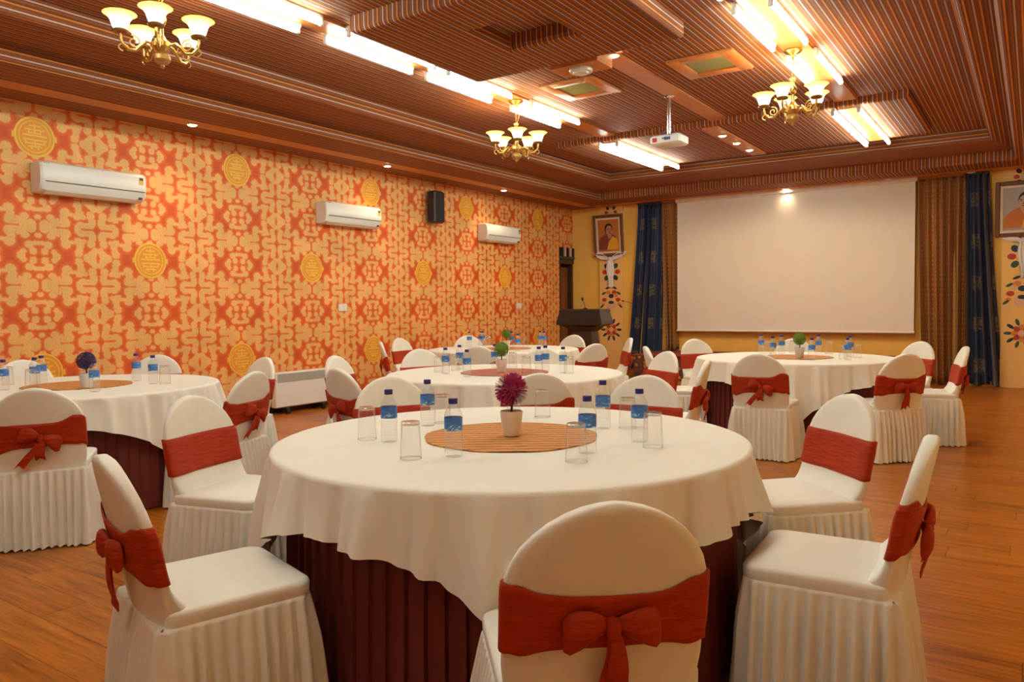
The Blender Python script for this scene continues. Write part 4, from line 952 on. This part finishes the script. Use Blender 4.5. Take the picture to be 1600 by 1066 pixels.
def glass_proto():
    t = mk('drinking_glass', None)
    a = MB(); a.lathe([(0.0365, 0.0), (0.0372, 0.001), (0.0325, 0.126), (0.030, 0.130), (0.0, 0.130)], 22); a.lathe([(0.0, 0.117), (0.028, 0.117), (0.0305, 0.113), (0.0352, 0.0)], 22)
    a.build('glass_wall', 'glass_clear', t)
    a = MB(); a.lathe([(0.0295, 0.1172), (0.031, 0.119), (0.0318, 0.126), (0.029, 0.1296)], 22, cap0=True, cap1=True); a.build('thick_base', 'glass_thick', t)
    a = MB(); a.lathe([(0.0352, 0.0002), (0.0376, 0.0004), (0.0374, 0.003), (0.0350, 0.003)], 22); a.build('rim', 'glass_thick', t); return t
bp0, gp0 = bottle_proto(), glass_proto(); bu = gu = False
IT = {
 'F': ([(-2.06, 2.16), (-2.19, 2.54), (-1.66, 2.06), (-2.04, 2.99), (-1.29, 2.35), (-1.5, 2.87), (-1.23, 2.65)], [(-2.17, 2.15), (-1.76, 1.95), (-2.18, 2.63), (-1.89, 3.01), (-1.25, 2.2), (-1.41, 2.92), (-1.14, 2.57)]),
 'M': ([(-3.80, 4.63), (-3.96, 5.01), (-3.48, 4.49), (-3.77, 5.25), (-3.15, 4.97), (-3.19, 5.13), (-3.01, 5.10)], [(-3.92, 4.69), (-3.90, 4.88), (-3.66, 5.36), (-3.22, 4.90), (-2.94, 5.07)]),
 'B': ([(-6.00, 7.80), (-5.98, 8.02), (-5.90, 7.96), (-5.40, 7.89), (-4.95, 7.36), (-5.24, 8.30), (-5.14, 8.24)], [(-5.88, 8.05), (-5.16, 7.83)]),
 'L': ([(-5.66, 2.27), (-5.63, 2.45), (-5.80, 2.57), (-5.86, 2.90), (-4.98, 2.52), (-5.48, 3.08), (-5.14, 3.01)], [(-5.55, 2.39), (-6.02, 2.44), (-5.06, 3.05)]),
 'R': ([(-2.35, 8.05), (-2.06, 7.44), (-2.11, 7.94), (-1.67, 7.30), (-1.80, 8.15), (-1.39, 7.43), (-1.46, 7.92)], [(-2.26, 7.98), (-2.08, 8.28), (-1.72, 8.25), (-1.37, 7.80), (-1.45, 7.56)])}
def view_x(p): d = Vector((p[0], p[1], TZ-CAM_H)); return d.dot(cr)/d.dot(fw)
for k, (bs, gs) in IT.items():
    for i, p in enumerate(sorted(bs, key=view_x)):
        o = bp0 if not bu else copy_tree(bp0); bu = True
        o.location = (*p, TZ+(0.0065 if math.hypot(p[0]-TABLES[k][0][0], p[1]-TABLES[k][0][1]) < 0.375 else 0.0012)); o.rotation_euler[2] = i*0.9; o.scale = (1.03, 1.03, 0.91)
        tag(o, f"{ORD[i]} small water bottle {'from left ' if i else ''}on the {TABLES[k][3]}", 'bottle', f'water bottles on the {TABLES[k][2]}')
    for i, p in enumerate(sorted(gs, key=view_x)):
        o = gp0 if not gu else copy_tree(gp0); gu = True
        o.location = (*p, TZ+(0.0065 if math.hypot(p[0]-TABLES[k][0][0], p[1]-TABLES[k][0][1]) < 0.385 else 0.0012))
        tag(o, f"{ORD[i]} upturned drinking glass {'from left ' if i else ''}on the {TABLES[k][3]}", 'glass', f'drinking glasses on the {TABLES[k][2]}')
def topiary(loc, label, leafm, potm, rad, spiky, seed):
    r = random.Random(seed); t = thing('potted_plant', label, 'potted plant', loc, 0, 'table centrepieces')
    a = MB(); a.lathe([(0.030, 0), (0.034, 0.003), (0.043, 0.07), (0.0455, 0.095), (0.0455, 0.10), (0.042, 0.10), (0.041, 0.09), (0.0, 0.09)], 24, cap0=True); a.build('pot', potm, t)
    a = MB(); a.lathe([(0.041, 0.089), (0.02, 0.094)], 16, cap1=True); a.build('soil', 'soil', t)
    hb = 0.118+rad
    a = MB(); a.tube([(0, 0, 0.085), (0.003, 0, 0.12), (-0.002, 0, hb)], 0.0045, 8); a.build('stem', 'stem_brown', t)
    a = MB()
    n = 1000 if spiky else 620
    for i in range(n):
        z = 1-2*(i+0.5)/n; q = sqrt(1-z*z); an = i*2.39996
        d = Vector((q*cos(an), q*sin(an), z)); d = (d+Vector((r.uniform(-.2, .2), r.uniform(-.2, .2), r.uniform(-.2, .2)))).normalized()
        e = d.cross(Vector((0.3, 0.5, 0.81))).normalized(); g = d.cross(e)
        r1 = rad*r.uniform(0.9, 1.02); r0 = rad*0.55
        w_ = rad*(0.055 if spiky else 0.12)
        c = Vector((0, 0, hb))
        if spiky:
            P = [c+d*r0+e*w_*0.5, c+d*r0-e*w_*0.5, c+d*r1-e*w_*0.8, c+d*(r1+0.004), c+d*r1+e*w_*0.8]; a.add(P, [(0, 1, 2, 3, 4)])
        else:
            m_ = c+d*r1*0.92; P = [m_-e*w_, m_-g*w_*0.7+d*w_*0.5, m_+e*w_, m_+g*w_*0.7+d*w_*0.3]; a.add(P, [(0, 1, 2, 3)])
    a.lathe([(rad*0.62*sin(PI*k/8), hb-rad*0.62*cos(PI*k/8)) for k in range(9)], 14)
    fo = a.build('foliage', leafm, t, None); fo['kind'] = 'stuff'
topiary((-1.71, 2.49, TZ+0.006), 'small potted topiary with spiky magenta ball in the middle of the front table', 'leaf_magenta', 'pot_cream', 0.066, True, 1)
topiary((-3.44, 4.88, TZ+0.006), 'small potted topiary with bright green ball on the middle table', 'leaf_green', 'pot_cream', 0.062, False, 2)
topiary((-5.32, 7.66, TZ+0.006), 'small potted topiary with green ball on the far table', 'leaf_green', 'pot_cream', 0.062, False, 3)
topiary((-5.24, 2.60, TZ+0.006), 'small potted topiary with dark violet ball on the left table', 'leaf_violet', 'pot_grey', 0.064, False, 4)
topiary((-1.82, 7.47, TZ+0.006), 'small potted topiary with green ball on the table below the screen', 'leaf_green', 'pot_grey', 0.062, False, 5)
